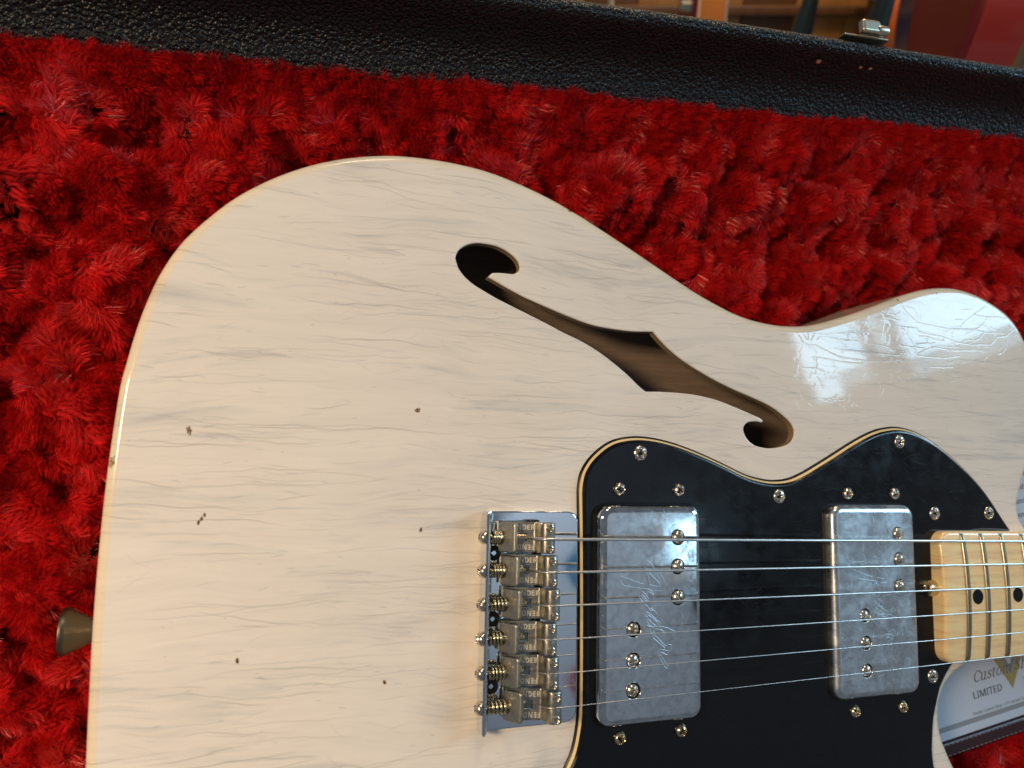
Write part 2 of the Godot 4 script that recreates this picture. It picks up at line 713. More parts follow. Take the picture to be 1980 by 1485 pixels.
func finish_textures() -> Array:
	# thin cream lacquer over open-grained ash: colour, and the relief of its checks and crazing
	var W := FIN_W
	var H := FIN_H
	var per_mm := W / FIN_SIZE.x
	var r := RandomNumberGenerator.new()
	r.seed = 4
	var mk := func(sd: int, freq: float, oct: int, w: int, h: int, how: int) -> PackedByteArray:
		var n := FastNoiseLite.new()
		n.seed = sd
		n.frequency = freq
		n.fractal_octaves = oct
		var im := n.get_image(w, h)
		im.resize(W, H, how)
		im.convert(Image.FORMAT_L8)
		return im.get_data()
	var warp: PackedByteArray = mk.call(1, 0.006, 3, 464, 387, Image.INTERPOLATE_BILINEAR)
	var streak: PackedByteArray = mk.call(2, 0.020, 5, 90, H, Image.INTERPOLATE_CUBIC)
	var fine: PackedByteArray = mk.call(3, 0.12, 3, 130, H, Image.INTERPOLATE_CUBIC)
	var cloud: PackedByteArray = mk.call(4, 0.016, 4, 300, 774, Image.INTERPOLATE_CUBIC)
	_col.resize(W * H * 3)
	for y in H:
		for x in W:
			var k := y * W + x
			var yy := clampi(y + int((warp[k] - 128) * 0.24), 0, H - 1)
			var q := yy * W + x
			var s := streak[q] / 255.0 - 0.5
			var f := fine[q] / 255.0 - 0.5
			var c := cloud[q] / 255.0 - 0.5
			# greyish lilac pores show where the lacquer is thin
			var grey := clampf((c * 0.7 + s * 0.9 - 0.08) * 2.2, 0.0, 1.0) * 0.40 + clampf((f + c * 0.5 - 0.12) * 3.0, 0.0, 1.0) * 0.30
			var lite := 1.0 + 0.05 * s + 0.03 * f
			var R := 240.0 * lite
			var G := 228.0 * lite
			var B := 216.0 * lite
			k *= 3
			_col[k] = int(minf(lerpf(R, 188.0, grey), 255.0))
			_col[k + 1] = int(minf(lerpf(G, 184.0, grey), 255.0))
			_col[k + 2] = int(minf(lerpf(B, 180.0, grey), 255.0))
	_rel.resize(W * H)
	_rel.fill(160)

	# weather checks that run with the grain
	for s in 1150:
		var x := r.randf() * W
		var y := r.randf() * H
		var len_ := r.randf_range(24, 260) * (1.6 if r.randf() < 0.2 else 1.0)
		var a := r.randf_range(-0.08, 0.08)
		var deep := r.randf()
		var tint := Color8(122, 112, 102) if deep > 0.35 else Color8(140, 140, 150)
		var bend := r.randf_range(-0.0006, 0.0006)
		var top := r.randf_range(0.06, 0.34)
		for k in int(len_):
			var t := k / len_
			a += r.randf_range(-0.06, 0.06) + bend
			a *= 0.95
			x += cos(a)
			y += sin(a)
			var al := sin(PI * t) * top
			dab(x, y, al, tint)
			if deep > 0.45:
				dab(x, y + 0.6, al * 0.25, tint)
				cut(x, y, 26.0 * sin(PI * t))
	# hair-fine checks that fork off at a slant
	for s in 260:
		var x := r.randf() * W
		var y := r.randf() * H
		var a := r.randf_range(0.15, 0.9) * (1.0 if r.randf() < 0.5 else -1.0)
		var len_ := r.randf_range(10, 70)
		for k in int(len_):
			a = lerpf(a, 0.0, 0.02) + r.randf_range(-0.09, 0.09)
			x += cos(a)
			y += sin(a)
			dab(x, y, 0.11 * sin(PI * k / len_), Color8(126, 118, 110))
			cut(x, y, 10.0 * sin(PI * k / len_))
	# short bluish pores and dashes
	for s in 900:
		var x := r.randf() * W
		var y := r.randf() * H
		var len_ := r.randf_range(4, 26)
		var a := r.randf_range(-0.25, 0.25)
		var al := r.randf_range(0.12, 0.38)
		for k in int(len_):
			x += cos(a)
			y += sin(a)
			dab(x, y, al * sin(PI * k / len_), Color8(120, 122, 138))
	# lilac smudges where grain was filled
	for s in 46:
		var x := r.randf() * W
		var y := r.randf() * H
		var len_ := r.randf_range(30, 150)
		var wd := r.randf_range(2.0, 7.0)
		var a := r.randf_range(-0.15, 0.15)
		for k in int(len_):
			x += cos(a)
			y += sin(a)
			a += r.randf_range(-0.03, 0.03)
			var half := wd * sin(PI * k / len_)
			for j in range(-int(half), int(half) + 1):
				dab(x, y + j, 0.20 * (1.0 - absf(j) / (half + 1.0)), Color8(150, 148, 160))
	# crazing of the lacquer on the upper horn
	for line in CRAZE.split(";", false):
		var p := pts(line)
		for i in p.size() - 1:
			var a := (p[i] - FIN_LO) * per_mm
			var b := (p[i + 1] - FIN_LO) * per_mm
			var n := int((b - a).length() * 1.5) + 1
			for k in n:
				var q := a.lerp(b, float(k) / n) + Vector2(0, r.randf_range(-0.25, 0.25))
				cut(q.x, q.y, 120.0)
				dab(q.x, q.y, 0.10, Color8(120, 112, 105))
	for s in 210:
		var p := Vector2(r.randf_range(112, 248), r.randf_range(-134, -80))
		var a := r.randf_range(-0.3, 0.3) if r.randf() < 0.7 else r.randf_range(1.1, 2.0)
		for k in int(r.randf_range(8, 34)):
			a += r.randf_range(-0.2, 0.2)
			var q := (p - FIN_LO) * per_mm + Vector2(cos(a), sin(a)) * k
			cut(q.x, q.y, 70.0)
	# knocks down to brown wood
	for s in [[-120.3, -61.0, 1.0], [-48.6, -70.6, 0.9], [-141.0, -50.8, 1.4], [-115.8, -32.9, 0.45], [-115.0, -34.0, 0.4], [-114.2, -35.2, 0.35], [-46.1, -30.2, 0.5], [-102.1, 8.9, 0.55], [-56.4, 18.6, 0.5], [7.9, -150.1, 1.1], [30.9, -141.1, 0.8], [193, -136, 0.35], [170, -131, 0.3]]:
		for k in 90:
			var ang := r.randf() * TAU
			var rim := 1.0 + 0.35 * sin(ang * 2.0 + s[0]) + 0.25 * sin(ang * 5.0 + s[1])
			var q: Vector2 = (Vector2(s[0], s[1]) - FIN_LO) * per_mm + Vector2.from_angle(ang) * sqrt(r.randf()) * s[2] * per_mm * rim * Vector2(0.75, 1.05)
			dab(q.x, q.y, 0.7, Color8(112, 80, 46) if r.randf() < 0.75 else Color8(66, 47, 30))
			cut(q.x, q.y, 90.0)
	var color := ImageTexture.create_from_image(Image.create_from_data(W, H, false, Image.FORMAT_RGB8, _col))
	var height := ImageTexture.create_from_image(Image.create_from_data(W, H, false, Image.FORMAT_L8, _rel))
	return [color, height]


const CRAZE := "116.8,-106.8 118.7,-106.3 122.7,-106.6 126.7,-105.1 131.3,-103.6 136.4,-102.2 143.2,-102.0 151.9,-101.7 160.8,-102.1 169.3,-103.7; 120.2,-101.1 124.5,-101.3 129.5,-101.0 134.6,-100.4 141.4,-100.2 148.4,-100.4; 124.6,-111.7 129.9,-111.8 131.7,-112.7 137.8,-113.2 143.7,-114.0 149.0,-114.6 159.7,-115.5; 123.1,-108.9 124.8,-110.4 130.2,-110.8 135.0,-110.3 140.1,-110.2 145.3,-110.4 150.5,-109.4 159.4,-109.4 163.0,-108.7 166.2,-107.0; 136.5,-105.6 143.4,-105.8 150.4,-105.5 161.0,-105.6 169.3,-105.5; 122.5,-101.0 122.8,-98.4 122.7,-96.2; 115.2,-96.4 122.4,-96.5 126.3,-95.4; 160.1,-115.5 159.5,-112.1 159.2,-109.0; 162.1,-121.1 160.9,-118.7 160.1,-115.5; 162.5,-121.1 164.6,-118.8 162.2,-115.7; 139.9,-113.0 140.1,-110.5 141.5,-110.2; 144.8,-113.7 145.3,-110.7; 149.0,-114.0 150.5,-109.7; 161.5,-115.1 160.9,-110.8; 164.0,-114.4 163.4,-110.2; 160.2,-124.9 164.5,-123.9 167.4,-123.8 170.4,-125.8; 154.9,-121.0 160.0,-122.3 170.2,-121.5; 113.6,-110.3 116.1,-107.0; 118.6,-111.5 118.7,-108.5; 122.2,-111.8 119.8,-108.1; 116.2,-110.5 118.2,-108.5; 170.6,-128.7 172.7,-126.6 175.9,-124.3 180.2,-121.5 185.1,-121.0 192.7,-120.5 200.4,-120.1 208.3,-120.6 216.7,-121.3 220.5,-123.3 223.6,-126.3 224.1,-127.8 216.0,-128.2; 224.1,-127.8 231.6,-128.4 236.6,-128.3 240.4,-129.0 239.9,-123.1 239.0,-121.5 238.4,-119.3; 206.8,-121.5 210.6,-124.8 216.0,-128.3 219.4,-130.3 224.5,-133.3; 216.7,-121.0 222.3,-120.4 228.5,-120.2; 221.9,-120.1 218.4,-116.8 215.2,-115.8 211.6,-116.0 208.3,-115.1; 170.1,-118.9 174.5,-118.7 179.3,-118.9 181.1,-117.3 184.8,-116.7 196.3,-115.9 202.0,-114.6 205.9,-114.0 214.2,-113.8 219.9,-114.4 226.4,-114.9 230.4,-118.7 236.7,-119.8 239.0,-121.8 245.6,-125.2; 179.7,-106.3 188.0,-106.0 196.4,-106.3 205.5,-107.8; 179.4,-106.8 182.5,-108.2 188.3,-110.5 192.1,-110.8 199.8,-110.0 211.6,-110.9 220.9,-111.6; 169.6,-110.1 177.0,-109.9 184.4,-109.8; 173.9,-115.3 176.7,-112.3 179.1,-107.9; 181.0,-115.1 185.9,-115.4 190.8,-114.3 195.8,-114.1 196.2,-115.6; 186.3,-115.4 185.7,-112.2; 179.3,-111.4 185.7,-112.2 190.7,-112.6; 186.6,-101.6 193.4,-101.8 201.2,-102.4; 175.2,-132.4 178.1,-130.9 181.9,-131.3 184.5,-130.1; 208.9,-129.8 215.0,-130.8; 203.8,-124.8 209.0,-125.3; 237.5,-119.0 235.9,-114.3 233.6,-111.4 230.2,-110.5; 174.2,-128.5 178.7,-127.5 180.4,-124.5 180.7,-122.5; 182.7,-125.8 182.1,-122.3; 170.0,-118.4 171.7,-114.8; 174.5,-118.7 173.9,-115.3"

const BODY := "-141.5,36.4 -142.2,15.7 -142.7,-4.6 -142.7,-26.9 -142.2,-47.4 -140.8,-71.5 -139.4,-81.1 -137.4,-91.7 -134.8,-101.7 -131.4,-111.2 -126.5,-120.5 -120.2,-128.6 -112.1,-137.1 -102.9,-144.3 -92.4,-150.6 -81.6,-155.4 -71.2,-158.6 -60.4,-160.8 -49.2,-161.7 -37.7,-161.7 -25.8,-160.7 -13.6,-158.1 -1.0,-154.3 9.3,-150.3 18.9,-146.0 29.9,-140.8 41.3,-135.2 53.1,-129.3 65.1,-123.6 77.3,-118.8 87.4,-115.8 97.7,-114.3 108.2,-113.9 119.1,-114.9 130.2,-117.7 144.6,-122.4 159.5,-128.0 173.4,-133.4 188.7,-138.1 203.9,-140.2 217.0,-139.1 228.6,-135.9 238.6,-131.3 245.1,-126.0 249.9,-119.5 254.6,-110.0 256.9,-98.0 256.6,-85.0 253.6,-72.0 249.0,-61.5 244.4,-53.5 241.5,-46.6 239.0,-40.0 239.6,-34.7 241.3,-31.6 246.0,-26.5"
const BODY_REST := "246,-22 246,20 206,28.5 201.2,30.3 196.4,32.5 191.9,35.0 189.1,37.3 186.8,40.6 185.0,44.5 184.3,48.7 184.2,52.8 184.9,56.9 186.0,60.4 187.7,64.1 189.8,68.4 193.5,74.5 199.0,81.0 207.0,87.5 215.0,93.0 221.5,99.0 224.5,106.5 222.5,114.5 215.5,121.0 205.0,124.3 192.0,124.0 176.0,120.5 158.0,115.2 140.0,110.5 122.0,107.6 105.0,108.2 88.0,112.2 70.0,119.5 52.0,128.5 34.0,138.0 16.0,147.5 -2.0,155.2 -20.0,160.3 -38.0,162.2 -56.0,161.4 -73.0,157.6 -89.0,151.0 -104.0,141.6 -117.0,129.2 -127.0,113.6 -134.0,95.0 -138.5,74.0 -140.6,54.0"
const HOLE := ["-36.7,-125.7 -35.8,-128.3 -33.3,-130.6 -29.8,-132.0 -25.9,-132.3 -21.1,-131.9 -17.0,-130.4 -13.7,-128.1 -12.2,-125.5 -12.7,-123.4 -14.5,-122.3", "-15.3,-122.2 -19.2,-122.2 -22.8,-121.7 -24.1,-120.2", "-24.0,-119.9 -20.7,-118.5 -16.7,-116.7 -10.9,-114.3 -4.2,-112.1 2.5,-110.0 9.3,-108.0 17.2,-106.1 25.1,-105.3 34.1,-105.0 40.5,-105.4 43.6,-105.6", "44.0,-105.4 47.0,-102.5 51.7,-98.7 58.3,-94.6 66.0,-90.9 73.8,-87.6 81.8,-84.8 89.8,-82.3 97.0,-79.9 102.2,-77.4 107.3,-74.0 109.9,-71.0 110.3,-68.0 108.7,-64.9 104.9,-63.0 99.7,-62.0 95.5,-62.0 90.5,-63.0 87.0,-65.4 85.3,-68.8 86.0,-70.9 88.1,-72.2 91.7,-72.6 94.3,-72.2", "95.0,-73.0 93.2,-74.2 87.7,-76.0 80.7,-78.2 72.8,-80.4 64.0,-81.8 55.4,-82.3 47.0,-82.3 40.8,-82.0", "40.2,-82.2 37.3,-84.2 33.2,-87.6 27.0,-92.0 19.9,-96.3 12.9,-99.6 6.0,-102.1 -0.8,-104.9 -7.5,-107.5 -14.1,-110.0 -20.6,-112.5 -25.4,-114.7 -29.8,-116.9 -33.4,-119.6 -35.6,-122.4"]
const GUARD := "7.5,52.0 9.7,47.9 11.0,43.7 11.8,39.6 12.3,35.2 12.5,25.5 12.4,2.3 12.1,-19.5 11.8,-34.3 11.6,-41.5 11.7,-45.5 12.8,-50.6 15.7,-55.3 19.9,-59.3 24.2,-62.1 29.0,-63.8 35.7,-64.7 42.9,-64.4 50.3,-63.2 57.8,-61.3 67.3,-58.2 76.9,-54.6 82.8,-52.2 88.8,-50.4 96.9,-49.2 105.2,-49.8 112.7,-52.4 120.3,-56.1 129.3,-60.7 138.8,-65.7 148.5,-70.1 156.3,-72.4 165.3,-73.4 174.2,-72.2 183.3,-69.0 193.3,-63.5 203.5,-56.7 211.7,-50.2 218.8,-43.1 225.9,-34.5 231.4,-28.2"
const GUARD_REST := "231.4,-26 196,-22 196,20 193,27.5 190.7,29.9 187.5,33.2 183.6,38.7 181.4,44.5 179.5,49.9 178.6,55.9 178.0,61.9 178.3,68.0 180.5,76.0 183.0,86.0 182.0,96.0 175.0,103.0 163.0,104.5 147.0,101.0 128.0,98.0 108.0,99.0 88.0,103.5 68.0,111.0 46.0,121.5 22.0,133.0 0.0,141.0 -18.0,142.5 -30.0,136.5 -33.0,124.0 -30.0,108.0 -22.0,92.0 -12.0,78.0 -2.0,65.0"


# ================================================================ the guitar
func build_guitar() -> void:
	var g := thing("electric_guitar", "cream thinline electric guitar with f-shaped sound hole and black pickguard, lying in the red case", "guitar", frame)
	build_body(g)
	build_pickguard(g)
	build_pickup(g, Vector2(17.6, -39.0), Vector2(60.3, 38.2), 7.6, [Vector2(49.6, -27.4), Vector2(49.5, -16.8), Vector2(49.5, -5.7), Vector2(31.1, 4.9), Vector2(31.0, 15.6), Vector2(31.1, 26.0)], M.chrome, 0.0, "scratched mirror-like bridge pickup with engraved script", [0.9, 2.5, 2.2, 0.7, 0.25, 0.7])
	build_pickup(g, Vector2(122.7, -39.4), Vector2(167.2, 37.6), 6.6, [Vector2(157.0, -27.7), Vector2(157.0, -17.2), Vector2(156.9, -6.2), Vector2(138.1, 4.9), Vector2(138.2, 15.7), Vector2(138.3, 26.6)], M.worn_chrome, 0.4, "dull satin neck pickup with faint engraved script", [1.6, 2.2, 2.3, 0.1, 1.0, 0.6])
	build_bridge(g)
	build_neck(g)
	build_strings(g)
	# strap button on the butt end
	var s := MB.new()
	s.lathe(PackedVector2Array([Vector2(3.6, 0), Vector2(3.4, 1.6), Vector2(3.5, 3.0), Vector2(4.6, 5.0), Vector2(7.0, 9.6), Vector2(7.5, 10.6), Vector2(7.3, 11.6), Vector2(6.4, 12.0), Vector2(0, 12.2)]), 40, 0.9)
	s.moved(Transform3D(Basis(Vector3(0, 0, 1), PI / 2), Vector3(-142.3, -22, 2.2) * MM))
	part("strap_button", s, M.strap_metal, g)


func finish_mesh() -> MB:
	var m := MB.new()
	m.uv_origin = FIN_LO
	m.uv_size = FIN_SIZE
	return m


func build_body(g: Node3D) -> void:
	var line := smooth(pts(BODY), false, 2.0)
	line.append_array(smooth(pts(BODY_REST), false, 2.5))
	var R := 3.2
	var hole := PackedVector2Array()
	for seg in HOLE:
		hole.append_array(smooth(pts(seg), false, 1.2))
	var hr := 0.5
	var hole_top := MB.inset(hole, -hr)
	# top: two sheets that meet along cuts from the sound hole to the rim
	var top_line := MB.inset(line, R)
	var body := finish_mesh()
	sheet_with_hole(body, top_line, hole_top, 0.0, 1.0)
	var rows := []
	for k in 5:
		var a := PI / 2 * k / 4
		rows.append(MB.lift(MB.inset(hole, -hr * (1.0 - sin(a))), -hr * (1.0 - cos(a))))
	body.grid(rows, true, Vector3(35, -3, -95), true)
	part("body", body, M.finish, g)
	var b: Node3D = g.get_node("body")
	# rounded rim and sides
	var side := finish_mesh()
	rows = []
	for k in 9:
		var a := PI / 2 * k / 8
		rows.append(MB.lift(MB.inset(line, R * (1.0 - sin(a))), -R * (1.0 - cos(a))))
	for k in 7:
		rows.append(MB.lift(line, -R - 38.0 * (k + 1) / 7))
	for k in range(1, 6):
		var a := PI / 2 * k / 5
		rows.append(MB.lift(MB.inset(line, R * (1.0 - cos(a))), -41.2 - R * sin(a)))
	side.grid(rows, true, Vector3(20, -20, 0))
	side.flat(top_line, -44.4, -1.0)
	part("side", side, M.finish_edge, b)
	# bare wood of the sound hole's wall, the inner face of the top and the chamber floor
	var wall := MB.new()
	wall.uv_size = Vector2(30, 6)
	wall.grid([MB.lift(hole, -hr), MB.lift(hole, -2.1), MB.lift(hole, -3.7)], true, Vector3(35, -3, -95), true, true)
	part("sound_hole_wall", wall, M.raw_wood, b)
	var inner := MB.new()
	inner.uv_size = Vector2(60, 60)
	sheet_with_hole(inner, MB.inset(line, 8.0), hole, -3.7, -1.0)
	part("top_underside", inner, M.inner_wood, b)
	var floor_ := MB.new()
	floor_.uv_size = Vector2(70, 50)
	floor_.flat(MB.inset(line, 3.0), -32.0)
	part("chamber_floor", floor_, M.inner_wood, b)


func sheet_with_hole(m: MB, outer: PackedVector2Array, hole: PackedVector2Array, h: float, up: float) -> void:
	var hl := 0
	var hr := 0
	for i in hole.size():
		if hole[i].x < hole[hl].x:
			hl = i
		if hole[i].x > hole[hr].x:
			hr = i
	var ol := 0
	var or_ := 0
	for i in outer.size():
		if outer[i].distance_to(hole[hl]) < outer[ol].distance_to(hole[hl]):
			ol = i
		if outer[i].distance_to(hole[hr]) < outer[or_].distance_to(hole[hr]):
			or_ = i
	var a := PackedVector2Array()
	var n := outer.size()
	var k := ol
	while k != or_:
		a.append(outer[k])
		k = (k + 1) % n
	a.append(outer[or_])
	var hn := hole.size()
	k = hr
	while k != hl:
		a.append(hole[k])
		k = (k + hn - 1) % hn
	a.append(hole[hl])
	m.flat(a, h, up)
	var c := PackedVector2Array()
	k = or_
	while k != ol:
		c.append(outer[k])
		k = (k + 1) % n
	c.append(outer[ol])
	k = hl
	while k != hr:
		c.append(hole[k])
		k = (k + hn - 1) % hn
	c.append(hole[hr])
	m.flat(c, h, up)


func screw_head(R: float, H: float, slotted: bool, segs := 56, rings := 15) -> MB:
	var m := MB.new()
	var rows := []
	for i in rings + 1:
		var r := R * (1.0 - float(i) / rings)
		var row := PackedVector3Array()
		for j in segs:
			var a := TAU * j / segs
			var x := cos(a) * r
			var z := sin(a) * r
			var u := r / R
			var y := H * pow(maxf(1.0 - u * u, 0.0), 0.62)
			if slotted:
				if absf(z) < 0.15 * R:
					y = minf(y, H * 0.35)
			else:
				var w := 0.19 * R * (1.15 - 0.5 * u)
				if (absf(x) < w or absf(z) < w) and u < 0.66:
					y -= H * 1.25 * clampf((0.70 - u) * 2.2, 0.0, 1.0)
			row.append(Vector3(x, y, z))
		rows.append(row)
	rows.push_front(rows[0].duplicate())
	for j in segs:
		rows[0][j].y = -0.6
	m.grid(rows, true, Vector3(0, -R, 0))
	return m


func build_pickguard(g: Node3D) -> void:
	var line := smooth(pts(GUARD), false, 2.0)
	line.append_array(smooth(pts(GUARD_REST), false, 2.5))
	var t := 0.8
	var top := MB.new()
	top.uv_size = Vector2(70, 70)
	var l2 := MB.inset(line, 1.55)
	var l3 := MB.inset(line, 2.2)
	top.grid([MB.lift(l2, 1.6), MB.lift(l3, 2.28)], true, Vector3(100, 0, 0))
	top.grid([MB.lift(l3, 2.28), MB.lift(MB.inset(line, 2.45), 2.38), MB.lift(MB.inset(line, 2.8), 2.4)], true, Vector3(100, -50, 0))
	top.flat(MB.inset(line, 2.8), 2.4)
	part("pickguard", top, M.black_plastic, g)
	var p: Node3D = g.get_node("pickguard")
	var mid := MB.new()
	mid.grid([MB.lift(MB.inset(line, 0.8), t), MB.lift(l2, 2 * t)], true, Vector3(100, 0, 0))
	part("cream_layer", mid, M.cream_plastic, p)
	var low := MB.new()
	low.grid([MB.lift(line, 0.0), MB.lift(MB.inset(line, 0.15), 0.3), MB.lift(MB.inset(line, 0.8), t)], true, Vector3(100, 0, 0))
	part("bottom_layer", low, M.black_dull, p)
	var sm := screw_head(2.95, 1.3, false).mesh()
	var k := 0
	for q in [Vector2(36.7, -58.2), Vector2(164.5, -66.7), Vector2(100.0, -42.6), Vector2(183.0, -35.9), Vector2(215.8, -36.1), Vector2(177.8, 32.6)]:
		var s := part("pickguard_screw", sm, M.screw, p)
		s.position = Vector3(q.x, 2.45, q.y) * MM
		s.rotation.y = [0.4, 0.7, 0.25, 0.1, 0.05, 0.15][k]
		k += 1
	sm = screw_head(2.5, 1.9, false).mesh()
	k = 0
	for q in [Vector2(27.8, -44.7), Vector2(53.2, -44.6), Vector2(134.8, -44.0), Vector2(160.4, -44.2), Vector2(28.4, 43.4), Vector2(53.7, 43.1), Vector2(135.2, 43.3), Vector2(160.4, 43.6)]:
		var s := part("height_screw", sm, M.screw if k < 4 else M.brass_screw, p)
		s.position = Vector3(q.x, 2.5, q.y) * MM
		s.rotation.y = k * 0.7
		k += 1


const SCRIPT := "39.8,-15.9 37.5,-18.8 35.8,-18.1 35.5,-17.1 36.3,-15.7 37.8,-10.9 37.8,-10.5 41.6,-9.8 42.1,-10.4 37.3,-14.9; 40.4,-14.9 42.4,-10.7 42.4,-9.9 40.1,-9.9; 41.8,-14.8 43.5,-12.3 44.3,-10.3 43.8,-8.9 42.4,-8.2 39.4,-8.3 39.6,-7.0; 35.5,-15.0 34.8,-14.2 36.1,-11.3 35.6,-10.7 26.2,-13.8 25.7,-14.2; 25.9,-12.3 26.5,-11.2 28.6,-10.2 37.8,-8.8 39.1,-7.1; 35.0,-4.5 33.5,-6.1 33.2,-7.1 33.8,-8.0 35.0,-8.1 35.8,-7.2 37.4,-5.4 36.8,-6.3 36.5,-7.5 37.0,-8.0 37.9,-8.0 39.1,-6.8 39.3,-4.5; 36.3,-4.6 34.8,-6.1 34.1,-7.0 34.6,-7.2 36.1,-5.8 37.1,-4.6; 35.1,-2.1 34.5,-2.7 35.0,-3.5 36.3,-3.4 38.1,-1.4 39.4,-1.7 38.9,-3.1; 36.1,0.7 35.5,-0.4 36.1,-1.0 37.4,-0.5 40.1,1.4 40.9,0.6 39.8,-1.1 38.1,-2.3; 36.8,1.0 36.0,0.0 36.8,0.0 39.1,1.4 41.4,2.6 42.1,3.5 41.6,4.3 40.1,4.5 37.8,3.9 36.3,1.8 37.4,1.9 38.8,3.1 40.1,3.9 41.1,3.5 39.7,2.0; 37.8,4.4 36.1,3.5 35.3,5.0; 47.9,6.3 44.7,4.9 42.1,4.4 39.4,4.5 37.9,4.9 37.8,5.8 39.1,7.2; 44.7,7.0 42.1,5.5 39.7,5.2 38.9,5.6 40.1,7.1; 44.0,12.1 40.1,9.0 38.9,8.1 39.1,7.6 40.1,7.6 42.0,9.4 44.4,11.5; 44.4,11.5 45.0,10.7 46.4,11.1 46.7,12.2 45.7,13.2 43.4,12.6 41.5,12.5 40.9,13.1 41.0,14.1 44.0,18.8 44.8,19.3 45.3,18.9 42.0,14.2 41.7,13.5 43.0,13.6 44.7,14.5 45.7,14.3 45.0,13.2"


func build_pickup(g: Node3D, lo: Vector2, hi: Vector2, top: float, poles: Array, m: Material, dull: float, label: String, turns: Array) -> void:
	var c := MB.new()
	c.uv_origin = lo
	c.uv_size = Vector2(80, 80)
	var cr := 4.8
	var R := 2.8
	var line := rounded_rect(lo.x, lo.y, hi.x, hi.y, cr)
	var rows := [MB.lift(line, 1.0), MB.lift(line, 1.8)]
	for k in 8:
		var a := PI / 2 * k / 7
		rows.append(MB.lift(MB.inset(line, R * (1.0 - cos(a))), top - R * (1.0 - sin(a))))
	c.grid(rows, true, Vector3((lo.x + hi.x) / 2, -10, (lo.y + hi.y) / 2))
	# flat top: a frame from the rounded outline to an inner rectangle, then cells round the pole holes
	var edge := MB.inset(line, R)
	var a := lo + Vector2(4.9, 4.9)
	var z := hi - Vector2(4.9, 4.9)
	for i in edge.size():
		var p := edge[i]
		var q := edge[(i + 1) % edge.size()]
		var pi_ := p.clamp(a, z)
		var qi := q.clamp(a, z)
		c.face([Vector3(p.x, top, p.y), Vector3(q.x, top, q.y), Vector3(qi.x, top, qi.y)], Vector3.UP)
		if pi_.distance_to(qi) > 1e-5:
			c.face([Vector3(p.x, top, p.y), Vector3(qi.x, top, qi.y), Vector3(pi_.x, top, pi_.y)], Vector3.UP)
	var hs := 5.0
	var order := poles.duplicate()
	order.sort_custom(func(s, t): return s.y < t.y)
	var at := a.y
	for p in order:
		var z0: float = p.y - hs
		var z1: float = p.y + hs
		if z0 > at:
			quad_up(c, a.x, at, z.x, z0, top)
		quad_up(c, a.x, z0, p.x - hs, z1, top)
		quad_up(c, p.x + hs, z0, z.x, z1, top)
		var n := 32
		var ring := PackedVector2Array()
		var sq := PackedVector2Array()
		for j in n:
			var d := Vector2.from_angle(TAU * j / n)
			ring.append(p + d * 3.0)
			sq.append(p + d / maxf(absf(d.x), absf(d.y)) * hs)
		for j in n:
			var jj := (j + 1) % n
			c.face([Vector3(sq[j].x, top, sq[j].y), Vector3(sq[jj].x, top, sq[jj].y), Vector3(ring[jj].x, top, ring[jj].y), Vector3(ring[j].x, top, ring[j].y)], Vector3.UP)
		c.grid([MB.lift(ring, top), MB.lift(MB.inset(ring, 0.18), top - 0.10), MB.lift(MB.inset(ring, 0.26), top - 0.5), MB.lift(MB.inset(ring, 0.26), top - 2.5)], true, Vector3(p.x, top - 1.0, p.y), true)
		at = z1
	quad_up(c, a.x, at, z.x, z.y, top)
	var o := part("pickup", c, m, g)
	o.set_meta("label", label)
	var pole := screw_head(2.5, 1.7, true)
	var pm := pole.mesh()
	for k in poles.size():
		var s := part("pole_screw", pm, M.screw, o)
		s.position = Vector3(poles[k].x, top - (0.1 if k < 3 else 1.0), poles[k].y) * MM
		s.rotation.y = turns[k]
		var w := MB.new()
	var dark := MB.new()
	for p in poles:
		var from := dark.P.size()
		dark.lathe(PackedVector2Array([Vector2(2.8, 0), Vector2(0, 0)]), 20)
		dark.moved(Transform3D(Basis(), Vector3(p.x, top - 2.2, p.y) * MM), from)
	part("pole_well", dark, M.dark_metal, o)
	var e := MB.new()
	var shift := Vector2.ZERO
	if dull > 0.0:
		shift = Vector2(107.0, 0.4)
	for l in SCRIPT.split(";", false):
		var p := smooth(pts(l), false, 0.7)
		for i in p.size():
			p[i] += shift
		ridge(e, p, top + 0.004, 0.12 if dull == 0.0 else 0.10, 0.05 if dull == 0.0 else 0.03)
	part("engraved_script", e, M.engraving, o)
	# black sheet standing in for the shaded gap round the cover
	var gap := MB.new()
	var gl := rounded_rect(lo.x - 0.9, lo.y - 0.9, hi.x + 0.9, hi.y + 0.9, cr + 0.6)
	gap.flat(gl, 2.41)
	part("gap_shade", gap, M.black_dull, o)


func quad_up(m: MB, x0: float, z0: float, x1: float, z1: float, h: float) -> void:
	m.face([Vector3(x0, h, z0), Vector3(x1, h, z0), Vector3(x1, h, z1), Vector3(x0, h, z1)], Vector3.UP)


func ridge(m: MB, p: PackedVector2Array, y: float, half: float, h: float) -> void:
	# a fine raised bead along a line
	var l := PackedVector3Array()
	var c := PackedVector3Array()
	var r := PackedVector3Array()
	for i in p.size():
		var d := (p[mini(i + 1, p.size() - 1)] - p[maxi(i - 1, 0)]).normalized()
		var n := Vector2(-d.y, d.x) * half
		l.append(Vector3(p[i].x + n.x, y, p[i].y + n.y))
		c.append(Vector3(p[i].x, y + h, p[i].y))
		r.append(Vector3(p[i].x - n.x, y, p[i].y - n.y))
	var below := Vector3(p[0].x, -500, p[0].y)
	m.grid([l, c], false, below)
	m.grid([c, r], false, below)


# ---------------------------------------------------------------- bridge
const STRING_Z := [-27.68, -16.6, -5.54, 5.54, 16.6, 27.68]
const SADDLE_X := [-3.6, -2.5, -1.5, -2.5, -1.6, -0.4]


